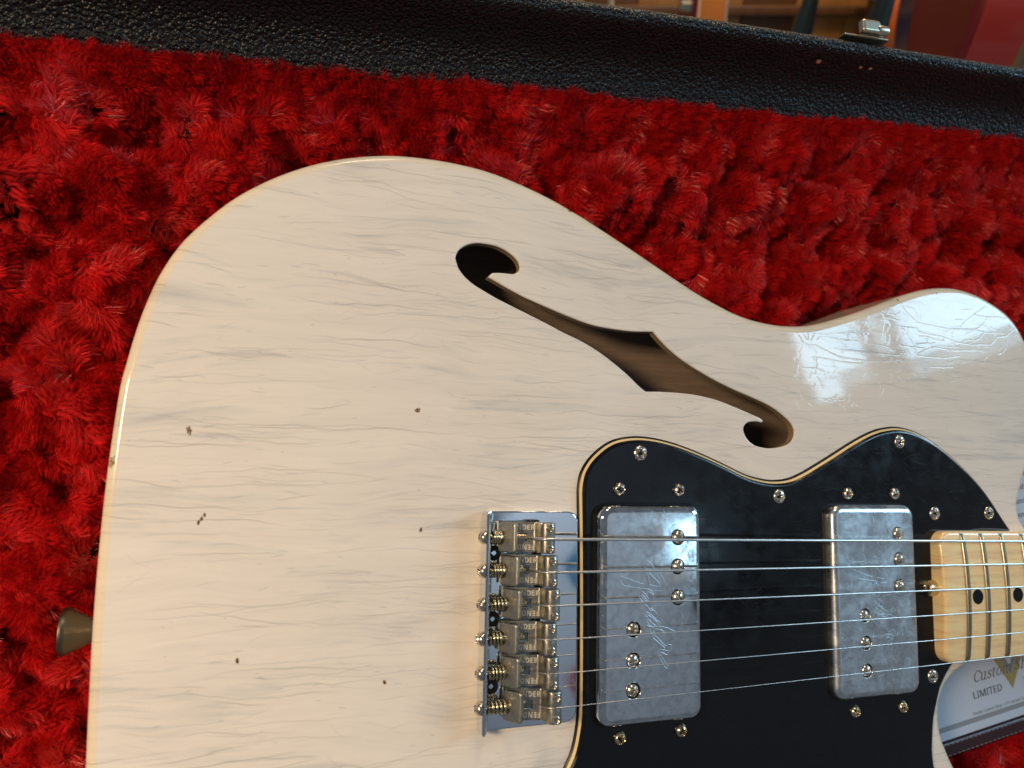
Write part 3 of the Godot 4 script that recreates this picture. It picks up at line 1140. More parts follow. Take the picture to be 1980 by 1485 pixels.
func build_bridge(g: Node3D) -> void:
	var o := Node3D.new()
	o.name = "bridge"
	g.add_child(o)
	var m := MB.new()
	m.uv_size = Vector2(80, 80)
	var plate := PackedVector2Array()
	plate.append_array(PackedVector2Array([Vector2(-22.6, -36.5)]))
	for j in 9:
		plate.append(Vector2(7.2, -32.0) + Vector2.from_angle(-PI / 2 + PI / 2 * j / 8) * 4.5)
	for j in 9:
		plate.append(Vector2(7.2, 32.0) + Vector2.from_angle(PI / 2 * j / 8) * 4.5)
	plate.append(Vector2(-22.6, 36.5))
	m.slab(plate, 0.02, 1.8, 0.5, 3, false)
	# turned-up rear wall with a bend at its foot
	var rows := []
	var prof := []
	for j in 7:
		var a := PI / 2 * j / 6
		prof.append(Vector2(-21.0 - 2.2 * sin(a), 1.8 + 2.2 - 2.2 * cos(a)))
	prof.append(Vector2(-23.2, 6.3))
	for j in 7:
		var a := PI * j / 6
		prof.append(Vector2(-24.05 + 0.85 * cos(a), 6.6 + 0.75 * sin(a)))
	prof.append(Vector2(-24.95, 1.6))
	prof.append(Vector2(-24.75, 0.6))
	prof.append(Vector2(-24.2, 0.02))
	for z in [-36.5, -36.2, -35.8, -10.0, 10.0, 35.8, 36.2, 36.5]:
		var row := PackedVector3Array()
		var e: float = maxf(absf(z) - 35.8, 0.0) * 0.6
		for q in prof:
			var c := Vector2(-24.0, 3.5)
			var v: Vector2 = q
			if e > 0.0:
				v = v.move_toward(Vector2(-24.05, clampf(v.y, 1.0, 6.4)), e)
			row.append(Vector3(v.x, v.y, z))
		rows.append(row)
	m.grid(rows, false, Vector3(-23.6, 3.0, 0))
	for s in [-1.0, 1.0]:
		var cap := []
		for q in rows[0 if s < 0 else rows.size() - 1]:
			cap.append(q)
		m.face(cap, Vector3(0, 0, s))
	part("base_plate", m, M.plate_chrome, o)

	var text := TextMesh.new()
	text.text = "FENDER"
	var font := SystemFont.new()
	font.font_names = PackedStringArray(["Droid Sans"])
	font.font_weight = 700
	text.font = font
	text.font_size = 48
	text.pixel_size = 0.001
	text.depth = 0.009
	text.curve_step = 2.0
	var head := screw_head(2.35, 1.7, false)
	head.moved(Transform3D(Basis(Vector3(0, 0, 1), PI / 2), Vector3.ZERO))
	var head_mesh := head.mesh()
	var grub := MB.new()
	grub.lathe(PackedVector2Array([Vector2(0, -1.8), Vector2(0.74, -1.8), Vector2(0.78, -0.2), Vector2(1.0, 0.0), Vector2(1.26, -0.12), Vector2(1.40, -0.45), Vector2(1.40, -3.5)]), 22, 0.7)
	var grub_mesh := grub.mesh()
	for i in 6:
		var x: float = SADDLE_X[i]
		var z: float = STRING_Z[i] * 1.008
		var sm := saddle_mesh()
		sm.moved(Transform3D(Basis(), Vector3(x, 0, z) * MM))
		part("saddle", sm, M.saddle_steel, o)
		# stamped lettering on both halves of the saddle
		var slope := atan2(2.9, 11.0)
		for s in [-1.0, 1.0]:
			var t := part("stamped_lettering", text, M.letter_steel, o)
			var bs := Basis(Vector3(0, 0, 1), slope) * Basis(Vector3.RIGHT, -PI / 2)
			if s > 0.0:
				bs = Basis(Vector3(0, 0, 1), slope) * Basis(Vector3.UP, PI) * Basis(Vector3.RIGHT, -PI / 2)
			t.transform = Transform3D(bs * Basis.from_scale(Vector3(0.050, 0.050, 0.05)), Vector3(x - 8.0, 5.62 + 0.12, z + s * 3.35) * MM)
		for s in [-1.0, 1.0]:
			var gs := part("height_screw", grub_mesh, M.screw, o)
			gs.position = Vector3(x - 0.5, 13.65, z + s * 3.5) * MM
		# length screw: domed head behind the wall, thread, spring
		var hd := part("length_screw", head_mesh, M.screw, o)
		hd.position = Vector3(-25.6, 5.6, z) * MM
		hd.rotation.x = i * 0.9 + 0.3
		var th := MB.new()
		var pr := PackedVector2Array()
		var l0 := -25.8
		var l1: float = x - 7.6 + [1.2, 0.0, -0.4, -0.2, -1.0, -2.0][i]
		var n := int((l1 - l0) / 0.35)
		for k in n + 1:
			pr.append(Vector2(1.15 if k % 2 == 0 else 0.88, -(l0 + k * 0.35)))
		pr.append(Vector2(0.0, pr[-1].y - 0.1))
		th.lathe(pr, 12, 3.0)
		th.moved(Transform3D(Basis(Vector3(0, 0, 1), PI / 2), Vector3(0, 5.6, z) * MM))
		part("screw_thread", th, M.brass_screw, o)
		var sp := MB.new()
		var path := PackedVector3Array()
		var s0 := -23.1
		var s1 := x - 15.6
		var turns: float = [4.0, 4.0, 4.0, 3.5, 4.2, 4.5][i]
		for k in 97:
			var t := k / 96.0
			var a := t * TAU * turns
			path.append(Vector3(lerpf(s0 + 0.5, s1 - 0.3, t), 5.6 + cos(a) * 2.05, z + sin(a) * 2.05))
		sp.tube(path, [0.42], 7)
		part("spring", sp, M.brass_screw, o)
	# the three plate screws' countersunk heads between the springs
	var ps := screw_head(2.6, 0.7, false).mesh()
	for z in [-22.2, 0.0, 22.2]:
		var s := part("plate_screw", ps, M.dark_metal, o)
		s.position = Vector3(-20.3, 1.9, z) * MM


func saddle_mesh() -> MB:
	# bent steel saddle: leaning rear tab, sloping floor with a slot, rolled front ridge (x = 0 at the crest)
	var up := []
	var low := []
	# upper line of the sheet from the tab's top to the foot of the front
	var ctrl := pts("-11.6,9.9 -12.6,8.2 -14.2,5.4 -14.9,4.1")
	var roll := smooth(pts("-4.0,6.68 -3.5,7.0 -3.15,8.6 -2.95,10.8 -2.3,12.3 -1.0,12.9 0.3,12.95 1.4,12.5 2.1,11.3 2.2,9.5 2.2,7.5"), false, 0.5)
	var m := MB.new()
	m.uv_size = Vector2(40, 40)
	# tab: a leaning plate with rounded corners
	var tab := MB.new()
	tab.uv_size = Vector2(40, 40)
	tab.slab(rounded_rect(-3.6, -5.05, 3.6, 5.05, 1.1, 4), -0.85, 0.85, 0.42, 3)
	# stand it up: local x -> along the tab's height, local y -> its front
	var lean := 0.62
	tab.moved(Transform3D(Basis(Vector3(sin(lean), cos(lean), 0), Vector3(-cos(lean), sin(lean), 0), Vector3(0, 0, 1)), Vector3(-13.4, 6.6, 0) * MM))
	var off := m.P.size()
	m.P.append_array(tab.P)
	m.N.append_array(tab.N)
	m.T.append_array(tab.T)
	for k in tab.I:
		m.I.append(off + k)
	# floor: two cheeks either side of the slot and a bridge in front of it
	var x0 := -15.3
	var y0 := 3.6
	var x1 := -3.9
	var y1 := 6.72
	for s in [-1.0, 1.0]:
		plank(m, x0, y0, x1, y1, s * 1.55, s * 5.15)
	var xs := -6.2
	var ys := lerpf(y0, y1, (xs - x0) / (x1 - x0))
	plank(m, xs, ys, x1, y1, -1.549, 1.549)
	# rolled front
	var rows := []
	for z in [-5.15, -4.95, -4.55, -1.5, -0.5, 0.0, 0.5, 1.5, 4.55, 4.95, 5.15]:
		var row := PackedVector3Array()
		var e: float = maxf(absf(z) - 4.55, 0.0)
		var dip := 0.22 * exp(-z * z / 0.5)
		for q in roll:
			row.append(Vector3(q.x, q.y - e * 0.5 - dip * clampf((q.y - 11.0) / 2.0, 0.0, 1.0), z))
		rows.append(row)
	m.grid(rows, false, Vector3(-0.6, 8.0, 0))
	for s in [-1.0, 1.0]:
		var poly := []
		for q in rows[0 if s < 0 else rows.size() - 1]:
			poly.append(q)
		var c := Vector3(-0.6, 8.0, s * 5.15)
		for k in poly.size() - 1:
			m.face([c, poly[k], poly[k + 1]], Vector3(0, 0, s))
	return m


func plank(m: MB, x0: float, y0: float, x1: float, y1: float, z0: float, z1: float) -> void:
	var t := 1.3
	var n := Vector3(-(y1 - y0), x1 - x0, 0).normalized()
	var a := Vector3(x0, y0, 0)
	var b := Vector3(x1, y1, 0)
	var za := Vector3(0, 0, minf(z0, z1))
	var zb := Vector3(0, 0, maxf(z0, z1))
	m.face([a + za, b + za, b + zb, a + zb], n)
	var d := n * -t
	m.face([a + za + d, b + za + d, b + zb + d, a + zb + d], -n)
	m.face([a + za, b + za, b + za + d, a + za + d], Vector3(0, 0, -1))
	m.face([a + zb, b + zb, b + zb + d, a + zb + d], Vector3(0, 0, 1))
	m.face([a + za, a + zb, a + zb + d, a + za + d], (a - b).normalized())
	m.face([b + za, b + zb, b + zb + d, b + za + d], (b - a).normalized())


# ---------------------------------------------------------------- neck and strings
const NECK_Z := -0.75


func fret_x(n: int) -> float:
	return 647.7 * pow(2.0, -n / 12.0)


func neck_half(x: float) -> float:
	return 27.75 - (x - 192.0) * 0.0125


func board_y(z: float) -> float:
	return 9.0 - (z - NECK_Z) * (z - NECK_Z) / 368.0


func build_neck(g: Node3D) -> void:
	var m := MB.new()
	m.uv_size = Vector2(120, 70)
	var x_end := 440.0
	# plan outline with rounded heel corners
	var line := PackedVector2Array()
	line.append(Vector2(x_end, NECK_Z - neck_half(x_end)))
	line.append(Vector2(x_end, NECK_Z + neck_half(x_end)))
	for k in range(8, -1, -1):
		line.append(Vector2(lerpf(192, x_end, k / 8.0), NECK_Z + neck_half(lerpf(192, x_end, k / 8.0))))
	var hx := 179.7
	for j in range(0, 9):
		line.append(Vector2(hx + 6.0, NECK_Z + neck_half(192) - 6.0) + Vector2.from_angle(PI / 2 + PI / 2 * j / 8) * 6.0)
	for j in range(1, 12):
		line.append(Vector2(hx, NECK_Z + (neck_half(192) - 6.0) * (1.0 - j / 6.0)))
	for j in range(0, 9):
		line.append(Vector2(hx + 6.0, NECK_Z - neck_half(192) + 6.0) + Vector2.from_angle(PI + PI / 2 * j / 8) * 6.0)
	for k in range(0, 8):
		line.append(Vector2(lerpf(192, x_end, k / 8.0), NECK_Z - neck_half(lerpf(192, x_end, k / 8.0))))
	var rows := []
	rows.append(MB.lift(line, -14.0))
	rows.append(MB.lift(line, -2.0))
	var r := 1.5
	for k in 6:
		var a := PI / 2 * k / 5
		var row := MB.lift(MB.inset(line, r * (1.0 - cos(a))), 0.0)
		for i in row.size():
			row[i].y = board_y(row[i].z) - r * (1.0 - sin(a))
		rows.append(row)
	m.grid(rows, true, Vector3(300, -8, 0))
	# cambered playing face
	var face_rows := []
	for i in 25:
		var t := i / 24.0
		var row := PackedVector3Array()
		for k in 41:
			var x := hx + r + 4.5 * (1.0 - cos(PI / 2 * k / 16.0)) if k <= 16 else lerpf(hx + 6.0, x_end - r, (k - 16) / 24.0)
			var hw := neck_half(maxf(x, 192.0)) - r
			if x < hx + 6.0:
				var c := hx + 6.0 - x
				hw = neck_half(192.0) - 6.0 + sqrt(maxf(4.5 * 4.5 - c * c, 0.0))
			var z := NECK_Z + lerpf(-hw, hw, t)
			row.append(Vector3(x, board_y(z), z))
		face_rows.append(row)
	m.grid(face_rows, false, Vector3(300, -300, 0))
	m.flat(line, -14.0, -1.0)
	var o := part("neck", m, M.maple, g)
	for n in range(21, 9, -1):
		var x := fret_x(n)
		var hw := neck_half(x) - 0.5
		var fr := []
		for i in 29:
			var t := i / 28.0
			var z := NECK_Z + lerpf(-hw, hw, t)
			var e := clampf(minf(t, 1.0 - t) * 2.0 * hw / 1.1, 0.0, 1.0)
			var row := PackedVector3Array()
			for j in 9:
				var a := PI * j / 8
				row.append(Vector3(x - 1.25 * cos(a), board_y(z) - 0.1 + 1.15 * sin(a) * (0.25 + 0.75 * e), z + (0.5 - t) * 1.0 * sin(a) * (1.0 if e < 1.0 else 0.0)))
			fr.append(row)
		var f := MB.new()
		f.grid(fr, false, Vector3(x, -60, NECK_Z))
		part("fret", f, M.fret, o)
	var dot := MB.new()
	dot.lathe(PackedVector2Array([Vector2(3.17, -0.3), Vector2(3.17, 0.03), Vector2(0, 0.05)]), 28, 0.6)
	for n in [21, 19, 17, 15]:
		var p := part("position_dot", dot, M.black_plastic, o)
		p.position = Vector3((fret_x(n) + fret_x(n - 1)) / 2, board_y(NECK_Z), NECK_Z) * MM
	var nut := MB.new()
	nut.lathe(PackedVector2Array([Vector2(0, 5.0), Vector2(1.2, 5.0), Vector2(1.5, 4.2), Vector2(3.0, 4.0), Vector2(3.6, 3.4), Vector2(3.6, -3.0)]), 24, 0.5)
	nut.moved(Transform3D(Basis(Vector3(0, 0, 1), PI / 2), Vector3(179.2, 2.4, -4.2) * MM))
	part("truss_rod_nut", nut, M.brass_screw, o)
	var slot := MB.new()
	slot.box(Vector3(166.8, 1.0, -27.0), Vector3(179.5, 2.45, 27.0), 0.2)
	part("heel_gap", slot, M.black_dull, o)


func build_strings(g: Node3D) -> void:
	var gauge := [1.17, 0.91, 0.68, 0.46, 0.36, 0.28]
	var nut_z := [-17.67, -10.6, -3.53, 3.53, 10.6, 17.67]
	for i in 6:
		var z: float = STRING_Z[i]
		var x: float = SADDLE_X[i]
		var r: float = gauge[i] / 2
		var crest := 12.9 + r - 0.15
		var yn := 12.98 - z * z * 0.0018
		var path := PackedVector3Array()
		path.append_array(PackedVector3Array([Vector3(x - 7.4, 2.6, z), Vector3(x - 6.9, 5.2, z), Vector3(x - 6.0, 7.4, z), Vector3(x - 4.5, 10.0, z), Vector3(x - 2.6, 12.3 + r, z), Vector3(x - 1.2, crest - 0.10, z), Vector3(x, crest, z)]))
		var end := 430.0
		var wound: bool = i < 3
		var steps := 860 if wound else 60
		var radii := []
		for k in path.size():
			radii.append(r)
		for k in range(1, steps + 1):
			var px := lerpf(x, end, float(k) / steps)
			var t := px / 647.7
			path.append(Vector3(px, crest + (yn - crest) * px / 192.57, lerpf(z, nut_z[i], t)))
			radii.append(r * (1.0 if not wound or k % 2 == 0 else 0.90))
		var m := MB.new()
		m.tube(path, radii, 8)
		var s := part("string", m, M.string_steel, g)
		s.set_meta("label", ["thickest wound string", "second thickest wound string", "thinnest wound string", "thickest plain string", "second thinnest plain string", "thinnest plain string"][i])


# ================================================================ the case
var rim_dir := Vector3(0.99485, 0, -0.10134)
var rim_in := Vector3(0.10134, 0, 0.99485)


func rim_point(along: float, out: float, y: float) -> Vector3:
	return Vector3(0, 0, -200) + rim_dir * along - rim_in * out + Vector3(0, y, 0)


func plush_height(x: float, z: float, n1: FastNoiseLite, n2: FastNoiseLite) -> float:
	var w := (Vector3(x, 0, z) - Vector3(0, 0, -200)).dot(rim_in)
	var h := -40.0
	# padded ledge along the wall, rising to the rim
	h += 13.0 * smoothstep(52.0, 38.0, w)
	h += 15.0 * smoothstep(26.0, -2.0, w)
	var calm := smoothstep(-2.0, 26.0, w) * 0.85 + 0.15
	h += (n1.get_noise_2d(x, z) * 19.0 + 3.0) * calm
	# creases where the nap is crushed apart
	var fold := n2.get_noise_2d(x, z)
	var fold2 := n2.get_noise_2d(x * 1.9 + 700.0, z * 1.9)
	h -= (8.0 * exp(-fold * fold / 0.0045) + 4.5 * exp(-fold2 * fold2 / 0.006)) * calm
	var gap := body_distance(x, z)
	h -= 11.0 * smoothstep(15.0, 1.0, gap)
	if gap < -1.5:
		h = minf(h, -52.0)
	# pressed flat under the folder
	var q := folder_place(x, z)
	var off := maxf(maxf(-44.0 - q.x, q.x - 178.0), maxf(q.y - 3.0, -168.0 - q.y))
	return lerpf(minf(h, -41.0), h, smoothstep(0.0, 12.0, off))


var near_body := PackedFloat32Array()


func body_distance(x: float, z: float) -> float:
	# distance to the guitar's outline on a 3 mm grid
	if near_body.is_empty():
		var line := smooth(pts(BODY), false, 7.0)
		line.append_array(smooth(pts(BODY_REST), false, 7.0))
		near_body.resize(220 * 160)
		for j in 160:
			for i in 220:
				var p := Vector2(-300.0 + i * 3.0, -260.0 + j * 3.0)
				var best := 1e9
				for q in line:
					best = minf(best, p.distance_squared_to(q))
				near_body[j * 220 + i] = sqrt(best) * (-1.0 if Geometry2D.is_point_in_polygon(p, line) else 1.0)
	var u := clampf((x + 300.0) / 3.0, 0.0, 217.9)
	var v := clampf((z + 260.0) / 3.0, 0.0, 157.9)
	var k := int(v) * 220 + int(u)
	var fu := u - int(u)
	return lerpf(lerpf(near_body[k], near_body[k + 1], fu), lerpf(near_body[k + 220], near_body[k + 221], fu), v - int(v))


func folder_place(x: float, z: float) -> Vector2:
	var d := Vector3(x - 223.6, 0, z - 81.5)
	return Vector2(d.dot(Vector3(0.9900, 0, -0.1395)), d.dot(Vector3(0.1395, 0, 0.9900)))


func build_case() -> void:
	var o := thing("guitar_case", "black textured vinyl guitar case lined with crushed red plush under the guitar", "guitar case", frame)
	# wall: a coved inner face that turns over a rounded rim
	var prof := smooth(pts("-2.5,-24 -1.5,-15 0.5,-11.2 4,-8.9 8,-5.8 11.2,-1.6 13.4,3.8 14.6,10 15.2,15.4 15.9,19.2 17.2,21.0 19.0,21.2 20.6,20.0 21.2,17.6 21.4,9 21.4,-60"), false, 1.6)
	var m := MB.new()
	m.uv_size = Vector2(36, 36)
	var rows := []
	for k in 121:
		var along := lerpf(-340.0, 620.0, k / 120.0)
		var row := PackedVector3Array()
		for q in prof:
			row.append(rim_point(along, q.x + 0.35 * sin(along * 0.021), q.y + 0.4 * sin(along * 0.013 + 1.0)))
		rows.append(row)
	m.grid(rows, false, rim_point(0, 30, -300), false, true)
	part("wall", m, M.vinyl, o)
	# lining cloth and its pile
	var n1 := FastNoiseLite.new()
	n1.seed = 31
	n1.frequency = 0.030
	n1.fractal_octaves = 3
	var n2 := FastNoiseLite.new()
	n2.seed = 32
	n2.frequency = 0.045
	n2.fractal_octaves = 2
	var base := MB.new()
	rows = []
	for i in 101:
		var row := PackedVector3Array()
		for k in 141:
			var q := rim_point(lerpf(-320.0, 440.0, k / 140.0), -lerpf(-3.0, 430.0, i / 100.0), 0)
			row.append(Vector3(q.x, plush_height(q.x, q.z, n1, n2) - 2.0, q.z))
		rows.append(row)
	base.grid(rows, false, Vector3(0, -900, 0))
	part("lining_cloth", base, M.plush_base, o)
	var tuft := MB.new()
	var tr := RandomNumberGenerator.new()
	tr.seed = 9
	for k in 20:
		var foot := Vector3(tr.randf_range(-1.3, 1.3), 0, tr.randf_range(-1.3, 1.3))
		var a := tr.randf_range(-1.1, 1.1)
		var side := Vector3(cos(a), 0, sin(a)) * 0.065
		var lean := Vector3(tr.randf_range(-1, 1), 0, tr.randf_range(-1, 1)) * 0.5
		var hgt := tr.randf_range(3.9, 5.9)
		var nrm := Vector3(-sin(a), 0.1, cos(a)).normalized()
		var p := [foot, foot + lean * 0.3 + Vector3(0, hgt * 0.42, -0.25), foot + lean * 0.7 + Vector3(0, hgt * 0.76, 0.05), foot + lean * 1.2 + Vector3(0, hgt, 0.75)]
		var ws := [1.0, 1.0, 0.8, 0.2]
		var at := tuft.P.size()
		for j in 4:
			tuft.vert(p[j] - side * ws[j], nrm)
			tuft.vert(p[j] + side * ws[j], nrm)
		for j in 3:
			tuft.tri(at + j * 2, at + j * 2 + 1, at + j * 2 + 2)
			tuft.tri(at + j * 2 + 1, at + j * 2 + 3, at + j * 2 + 2)
	var outline := smooth(pts(BODY), false, 6.0)
	outline.append_array(smooth(pts(BODY_REST), false, 6.0))
	outline = MB.inset(outline, 3.0)
	var n3 := FastNoiseLite.new()
	n3.seed = 41
	n3.frequency = 0.028
	n3.fractal_octaves = 2
	var n4 := FastNoiseLite.new()
	n4.seed = 42
	n4.frequency = 0.050
	n4.fractal_octaves = 2
	var n5 := FastNoiseLite.new()
	n5.seed = 43
	n5.frequency = 0.16
	var cells := FastNoiseLite.new()
	cells.seed = 51
	cells.noise_type = FastNoiseLite.TYPE_CELLULAR
	cells.cellular_return_type = FastNoiseLite.RETURN_CELL_VALUE
	cells.frequency = 0.058
	cells.domain_warp_enabled = true
	cells.domain_warp_amplitude = 9.0
	cells.domain_warp_frequency = 0.06
	var spots := []
	var step := 0.86
	var x := -225.0
	while x < 335.0:
		var z := -246.0
		while z < 128.0:
			z += step
			var px := x + rng.randf_range(-0.6, 0.6)
			var pz := z + rng.randf_range(-0.6, 0.6)
			var w := (Vector3(px, 0, pz) - Vector3(0, 0, -200)).dot(rim_in)
			if w < -1.5 + n5.get_noise_2d(px * 1.0, 0.0) * 1.5:
				continue
			if z > -120.0 and x > -100.0 and x < 180.0 and z < 100.0:
				continue
			if Geometry2D.is_point_in_polygon(Vector2(px, pz), outline):
				continue
			var fp := folder_place(px, pz)
			if fp.x > -42.0 and fp.x < 178.0 and fp.y > -168.0 and fp.y < 2.0:
				continue
			# the pile is crushed: patches lie over in one direction each
			var ang := cells.get_noise_2d(px, pz) * TAU * 0.8 + n3.get_noise_2d(px, pz) * 4.0 + n5.get_noise_2d(px, pz) * 0.7
			var lay := 1.55 * smoothstep(-0.22, 0.24, n4.get_noise_2d(px, pz)) * smoothstep(-0.9, -0.2, cells.get_noise_2d(px + 500.0, pz))
			ang += rng.randf_range(-0.7, 0.7)
			lay *= rng.randf_range(0.55, 1.35)
			var dx := cos(ang) * lay
			var dz := sin(ang) * lay
			var h := plush_height(px, pz, n1, n2)
			var hx := plush_height(px + 1.5, pz, n1, n2)
			var hz := plush_height(px, pz + 1.5, n1, n2)
			var lean := Vector3(h - hx, 1.5, h - hz).normalized()
			var firm := smoothstep(9.0, -2.0, w)
			lean = Vector3(lean.x * 0.36, 0.52, lean.z * 0.36) + Vector3(dx, 0, dz) * (1.0 - firm)
			var up := lean.normalized()
			# blades lie flat along the lay, their broad faces upwards
			var side := Vector3.UP.cross(up)
			if side.length() < 0.2:
				side = Vector3(cos(ang), 0, sin(ang))
			side = side.normalized().rotated(up, rng.randf_range(-0.6, 0.6))
			var fwd := side.cross(up).normalized()
			var s := rng.randf_range(0.68, 1.2)
			spots.append(Transform3D(Basis(side, up * s, fwd), Vector3(px, h - 1.2, pz) * MM))
		x += step
	var mm := MultiMesh.new()
	mm.transform_format = MultiMesh.TRANSFORM_3D
	mm.use_colors = true
	mm.mesh = tuft.mesh()
	mm.instance_count = spots.size()
	for k in spots.size():
		mm.set_instance_transform(k, spots[k])
		var v := rng.randf_range(0.58, 1.2)
		mm.set_instance_color(k, Color(v, v * rng.randf_range(0.7, 1.3), v))
	var pile := MultiMeshInstance3D.new()
	pile.name = "plush_pile"
	pile.multimesh = mm
	pile.material_override = M.plush
	pile.set_meta("kind", "stuff")
	o.add_child(pile, true)
	print("tufts: ", spots.size())
	# latch on the outside of the wall and the rivets that hold it
	var latch := Node3D.new()
	latch.name = "latch"
	o.add_child(latch, true)
	var lb := Basis(rim_dir, Vector3.UP, rim_in)
	var plate := MB.new()
	plate.box(Vector3(-11.5, -20, -1.2), Vector3(12.5, 1.6, 0), 0.4)
	plate.moved(Transform3D(lb, rim_point(138, 22.6, 19.6) * MM))
	part("plate", plate, M.nickel, latch)
	var hook := MB.new()
	hook.slab(rounded_rect(-5, -4.0, 5, 1.6, 1.3), 0, 3.4, 1.1, 3)
	hook.moved(Transform3D(lb, rim_point(138, 24.8, 21.6) * MM))
	part("hook", hook, M.nickel, latch)
	var knob := MB.new()
	knob.lathe(PackedVector2Array([Vector2(0, 5), Vector2(1.4, 4.8), Vector2(2.1, 3.6), Vector2(2.1, 0), Vector2(1.7, -1)]), 18, 0.6)
	knob.moved(Transform3D(lb * Basis(Vector3(0, 0, 1), -PI / 2), rim_point(142.5, 25.0, 23.6) * MM))
	part("knob", knob, M.nickel, latch)
	var rivet := MB.new()
	rivet.lathe(PackedVector2Array([Vector2(0, 0.5), Vector2(0.8, 0.4), Vector2(1.3, 0.0), Vector2(1.3, -0.6)]), 14)
	for a in [118.0, 141.0, 146.5]:
		var rv := part("rivet", rivet, M.copper, o)
		rv.transform = Transform3D(lb * Basis(Vector3(1, 0, 0), PI / 2 - 0.15), rim_point(a, 13.6, 13.5) * MM)
		rv.scale = Vector3.ONE * (0.9 if a < 120.0 else 0.6)


# ================================================================ certificate in its leather folder
func build_certificate() -> void:
	# the folder's lower edge runs along dir; "up" is towards the top of the page
	var dir := Vector3(0.9900, 0, -0.1395)
	var upv := Vector3(-0.1395, 0, -0.9900)
	var corner := Vector3(223.6, -33.5, 81.5)
	var bs := Basis(dir, Vector3.UP, -upv)
	var at := frame * Transform3D(bs, corner * MM)
	var f := thing("leather_folder", "dark maroon stitched leather folder lying on the plush under the guitar neck", "folder", at)
	var m := MB.new()
	m.slab(rounded_rect(-40, -165, 175, 0, 3), 0, 3.2, 1.2, 3)
	part("cover", m, M.leather, f)
	var rim := MB.new()
	rim.slab(rounded_rect(-40, -7.8, 175, -0.6, 1.5), 3.0, 4.6, 1.2, 3)
	part("padded_border", rim, M.leather, f)
	var st := MB.new()
	for k in 70:
		for z in [-6.4, -1.6]:
			var x: float = -38.0 + k * 3.0
			st.box(Vector3(x, 4.3, z - 0.16), Vector3(x + 1.7, 4.75, z + 0.16), 0.06)
	var stitches := part("stitching", st, M.thread, f)
	stitches.set_meta("kind", "stuff")
	# the paper
	var c := thing("certificate", "pale blue-grey printed certificate in the leather folder under the neck", "certificate", at)
	var p := MB.new()
	p.slab(rounded_rect(-36, -160, 170, -8.2, 0.8), 3.3, 3.75, 0.1, 1)
	part("sheet", p, M.paper, c)
	var h := 3.76
	var band := MB.new()
	band.box(Vector3(-34, h, -14.6), Vector3(168, h + 0.03, -12.2), 0.01)
	part("border_band", band, M.paper_grey, c)
	# printed emblem: a gilt V with a grey heart
	var v := MB.new()
	var tip := Vector2(47.5, -22.2)
	v.flat(PackedVector2Array([tip, tip + Vector2(-20.0, -32), tip + Vector2(-16.0, -32), tip + Vector2(0, -6.4), tip + Vector2(16, -32), tip + Vector2(20, -32)]), h + 0.02)
	part("emblem_outline", v, M.gold_print, c)
	v = MB.new()
	v.flat(PackedVector2Array([tip + Vector2(0, -6.6), tip + Vector2(-15.6, -31.6), tip + Vector2(-7.5, -22.5), tip + Vector2(-3.4, -17.0), tip + Vector2(0, -11.6), tip + Vector2(3.4, -17.0), tip + Vector2(7.5, -22.5), tip + Vector2(15.6, -31.6)]), h + 0.02)
	part("emblem_heart", v, M.grey_print, c)
	print_line(c, "LIMITED", 30.0, -24.6, 3.4, M.ink, "Droid Sans", 0.0, 1.15)
	print_line(c, "EDITION", 66.0, -24.6, 3.4, M.ink, "Droid Sans", 0.0, 1.15)
	print_line(c, "Custom Shop", 45.5, -33.0, 5.2, M.pale_ink, "Droid Serif", 0.35, 1.05)
	print_line(c, "Fender Custom Shop • 311 Cessna Circle • Corona, California", 47.5, -16.2, 1.55, M.pale_ink, "Droid Sans", 0.0, 1.0)
	var red := MB.new()
	red.flat(PackedVector2Array([Vector2(44.6, -40.0), Vector2(45.4, -40.0), Vector2(47.4, -48.0), Vector2(46.4, -48.0)]), h + 0.04)
	part("signature_stroke", red, M.red_print, c)
	# text lines and ruled frame on the upper part of the page, seen past the horn
	for k in 9:
		print_line(c, "This instrument was made by hand and inspected before it left", 60.0, -92.0 - k * 7.0, 2.6, M.ink, "Droid Serif", 0.25, 1.2)


func print_line(parent: Node3D, what: String, x: float, z: float, cap: float, m: Material, face: String, slant: float, wide: float) -> void:
	var t := TextMesh.new()
	var f := SystemFont.new()
	f.font_names = PackedStringArray([face])
	t.text = what
	t.font = f
	t.font_size = 48
	t.pixel_size = 0.001
	t.depth = 0.001
	t.curve_step = 2.0
	var o := part("lettering", t, m, parent)
	var bs := Basis(Vector3.RIGHT, -PI / 2) * (Basis(Vector3(wide, 0, 0), Vector3(slant, 1, 0), Vector3(0, 0, 1)) * (cap / 0.72 / 48.0))
	o.transform = Transform3D(bs, Vector3(x, 3.79, z) * MM)


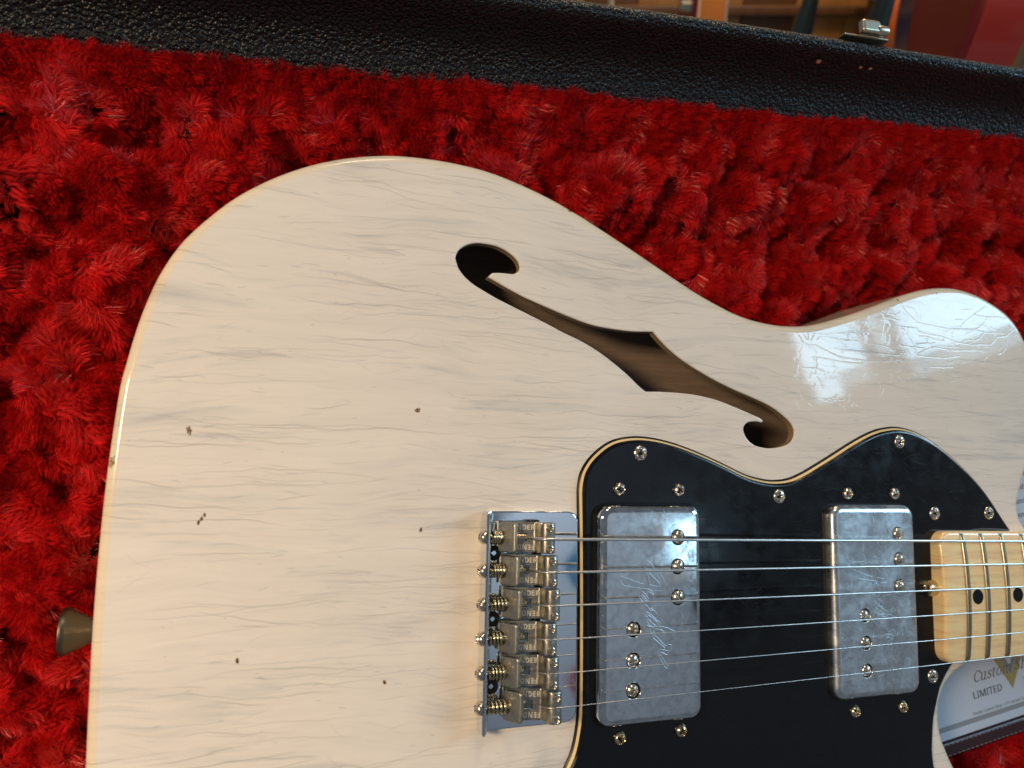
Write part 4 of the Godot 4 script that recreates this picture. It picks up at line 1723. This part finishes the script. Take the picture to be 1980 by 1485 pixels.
# ================================================================ the shop behind the case
func build_background() -> void:
	var wood := mat(Color(0.42, 0.22, 0.065), 0.5)
	wood.albedo_texture = wood_texture(51)
	var wood_dark := mat(Color(0.15, 0.07, 0.025), 0.5)
	wood_dark.albedo_texture = wood.albedo_texture
	var wall := thing("wood_panel_wall", "amber wooden plank wall behind the guitars", "wall", Transform3D(Basis(), world_at(0, 0, 1.9)))
	var plank := MB.new()
	plank.uv_size = Vector2(60, 400)
	plank.box(Vector3(-58, -900, -18), Vector3(58, 500, 0), 4)
	var pm := plank.mesh()
	for k in 22:
		var p := part("plank", pm, wood if k % 3 != 1 else wood_dark, wall)
		p.position = Vector3(-0.62 + k * 0.121, 0, 0.002 * (k % 2))
	var back := MB.new()
	back.box(Vector3(-700, -900, -40), Vector3(2100, 500, -20), 2)
	part("backing", back, wood_dark, wall)
	var rail := MB.new()
	rail.box(Vector3(-700, -288, 4), Vector3(2100, -268, 26), 3)
	part("rail", rail, wood_dark, wall)
	var shelf := thing("display_shelf", "pale display shelf with a brown front edge behind the guitars", "shelf", Transform3D(Basis(), world_at(0.93, -0.235, 1.7)))
	var sb := MB.new()
	sb.box(Vector3(-160, -8, -150), Vector3(260, 12, 120), 3)
	part("board", sb, mat(Color(0.42, 0.38, 0.33), 0.6), shelf)
	sb = MB.new()
	sb.box(Vector3(-160, -46, 90), Vector3(260, -9, 118), 3)
	part("front_rail", sb, wood, shelf)
	sb = MB.new()
	for x in [-150.0, 30.0, 240.0]:
		sb.box(Vector3(x, -600, -120), Vector3(x + 16, -9, 80), 3)
	part("upright", sb, wood_dark, shelf)
	var sheet := thing("lilac_board", "lilac grey board standing at the far right behind the red guitar", "board", Transform3D(Basis(Vector3.UP, -0.2), world_at(1.12, -0.3, 1.45)))
	sb = MB.new()
	sb.slab(rounded_rect(-170, -12, 170, 12, 4), -500, 500, 3)
	part("panel", sb, mat(Color(0.20, 0.15, 0.19), 0.4), sheet)
	# slim poles
	pole("thin cream stand pole at the left of the plank wall", world_at(0.143, -0.17, 1.2), 4.2, 0.0, mat(Color(0.62, 0.52, 0.34), 0.4))
	pole("thin leaning white cable pole beside the burgundy guitar", world_at(0.31, -0.18, 1.2), 3.4, -0.10, mat(Color(0.62, 0.60, 0.55), 0.4))
	# padded stand arms
	stand_support("dark green padded stand arm standing before the plank wall", world_at(0.356, -0.16, 1.0), 1.0)
	stand_support("second dark padded stand arm just left of the sunburst guitar", world_at(0.49, -0.17, 1.1), 1.25)
	# instruments on their stands, seen by their lower bouts
	shop_guitar("burgundy_guitar", "burgundy guitar with orange edge and cream binding, standing edge-on by the planks", world_at(0.298, -0.34, 1.3), -1.70, Color(0.16, 0.008, 0.014), Color(0.45, 0.15, 0.03))
	shop_guitar("sunburst_guitar", "dark sunburst guitar standing edge-on between stand arm and blue guitar", world_at(0.815, -0.40, 1.75), -1.95, Color(0.10, 0.012, 0.006), Color(0.45, 0.10, 0.02))
	shop_guitar("blue_guitar", "glossy midnight blue guitar body half hidden by the red guitar", world_at(0.63, -0.29, 1.19), -1.72, Color(0.055, 0.058, 0.13), Color(0.05, 0.05, 0.10))
	shop_guitar("red_guitar", "large glossy red guitar standing right behind the case latch", world_at(0.466, -0.225, 0.85), -1.865, Color(0.26, 0.014, 0.016), Color(0.56, 0.06, 0.05))  # lighter edge colour carries the window light on its right side
	# the pale side wall behind the photographer, mirrored in the chrome
	var side := thing("side_wall", "pale blue grey wall of the shop behind the photographer, to the right", "wall", Transform3D(Basis(), world_at(2.3, 0.0, -1.9)))
	sb = MB.new()
	sb.box(Vector3(0, -1300, -1350), Vector3(60, 1500, 1400), 5)
	sb.box(Vector3(0, -1300, -2500), Vector3(60, 330, -1356), 5)
	part("surface", sb, mat(Color(0.50, 0.56, 0.62), 0.7), side)
	poster("teal blue poster, the upper one on the pale side wall", world_at(2.296, 0.99, -1.79), Vector2(230, 130), Color(0.02, 0.16, 0.28))
	poster("crimson poster, the lower one on the pale side wall", world_at(2.296, 0.60, -2.14), Vector2(170, 120), Color(0.38, 0.02, 0.04))
	poster("dark slate poster beside the window on the pale side wall", world_at(2.296, 0.42, -1.25), Vector2(330, 260), Color(0.03, 0.05, 0.07))


func poster(label: String, at: Vector3, size: Vector2, tint: Color) -> void:
	var o := thing("poster", label, "poster", Transform3D(Basis(), at), "posters on the side wall")
	var m := MB.new()
	m.box(Vector3(-4, -size.y / 2, -size.x / 2), Vector3(0, size.y / 2, size.x / 2), 0.5)
	part("sheet", m, mat(tint, 0.5), o)
	m = MB.new()
	m.box(Vector3(-5, -size.y * 0.32, -size.x * 0.30), Vector3(-4.2, -size.y * 0.10, size.x * 0.22), 0.2)
	part("printed_block", m, mat(Color(0.55, 0.55, 0.55), 0.6), o)


func pole(label: String, at: Vector3, r: float, tilt: float, m: Material) -> void:
	var o := thing("stand_pole", label, "pole", Transform3D(Basis(Vector3(0, 0, 1), -tilt), at))
	var b := MB.new()
	b.lathe(PackedVector2Array([Vector2(r * 2.4, -420), Vector2(r * 2.4, -405), Vector2(r, -400), Vector2(r, 400), Vector2(0, 401)]), 14)
	part("shaft", b, m, o)


func stand_support(label: String, at: Vector3, size: float) -> void:
	var o := thing("guitar_stand", label, "stand", Transform3D(Basis(), at), "padded guitar stands")
	var m := MB.new()
	var path := PackedVector3Array()
	var radii := []
	for k in 25:
		var t := k / 24.0
		path.append(Vector3(lerpf(-7, 9, t * t) * size, lerpf(-110, 90, t) * size, 10.0 * sin(t * 3.0)))
		radii.append((7.5 + 5.5 * sin(t * 4.2)) * size)
	m.tube(path, radii, 14)
	part("pad", m, mat(Color(0.028, 0.050, 0.052), 0.32), o)
	var p := MB.new()
	p.lathe(PackedVector2Array([Vector2(6, -420), Vector2(6, -100)]), 12)
	p.moved(Transform3D(Basis(), Vector3(-7 * size, 0, 0) * MM))
	part("post", p, M.black_dull, o)


func shop_guitar(called: String, label: String, at: Vector3, turn: float, face: Color, edge: Color) -> void:
	# stands upright; at is the bottom of the body
	var o := thing(called, label, "guitar", Transform3D(Basis(Vector3.UP, turn), at), "")
	var line := smooth(pts("0,0 60,6 115,32 150,80 158,130 140,180 112,222 100,262 108,305 124,345 112,388 78,408 42,392 26,372 -26,372 -42,392 -78,408 -112,388 -124,345 -108,305 -100,262 -112,222 -140,180 -158,130 -150,80 -115,32 -60,6"), true, 9.0)
	var up := Basis(Vector3(-1, 0, 0), Vector3(0, 0, 1), Vector3(0, 1, 0))
	var gloss := mat(edge, 0.12)
	var side := MB.new()
	side.grid([MB.lift(line, -20), MB.lift(line, 16)], true, Vector3(0, 0, 150))
	side.flat(line, -20, -1.0)
	side.moved(Transform3D(up, Vector3.ZERO))
	part("side", side, gloss, o)
	var top := MB.new()
	var rows := []
	for k in 6:
		var a := PI / 2 * k / 5
		rows.append(MB.lift(MB.inset(line, 7.0 * (1.0 - cos(a))), 19.0 + 7.0 * sin(a)))
	top.grid(rows, true, Vector3(0, 0, 150))
	top.flat(MB.inset(line, 7.0), 26.0)
	top.moved(Transform3D(up, Vector3.ZERO))
	part("top", top, mat(face, 0.42 if called == "red_guitar" else 0.10), o)
	var bind := MB.new()
	bind.grid([MB.lift(line, 16), MB.lift(MB.inset(line, -0.4), 16.4), MB.lift(MB.inset(line, -0.4), 18.6), MB.lift(line, 19)], true, Vector3(0, 0, 150))
	bind.moved(Transform3D(up, Vector3.ZERO))
	part("binding", bind, gloss if called == "red_guitar" else mat(Color(0.62, 0.42, 0.28), 0.4), o)
	var neck := MB.new()
	neck.box(Vector3(-26, 340, 10), Vector3(26, 900, 34), 5)
	part("neck", neck, M.maple, o)
	var br := MB.new()
	br.box(Vector3(-45, 210, 24), Vector3(45, 228, 38), 3)
	part("bridge", br, M.nickel, o)
	var kn := MB.new()
	kn.lathe(PackedVector2Array([Vector2(11, 0), Vector2(9.5, 12), Vector2(8, 14), Vector2(0, 14.4)]), 20, 0.6)
	for q in [Vector2(92, 170), Vector2(100, 205)]:
		var c := part("knob", kn, M.nickel, o)
		c.transform = Transform3D(Basis(Vector3(1, 0, 0), PI / 2), Vector3(q.x, q.y, 26) * MM)
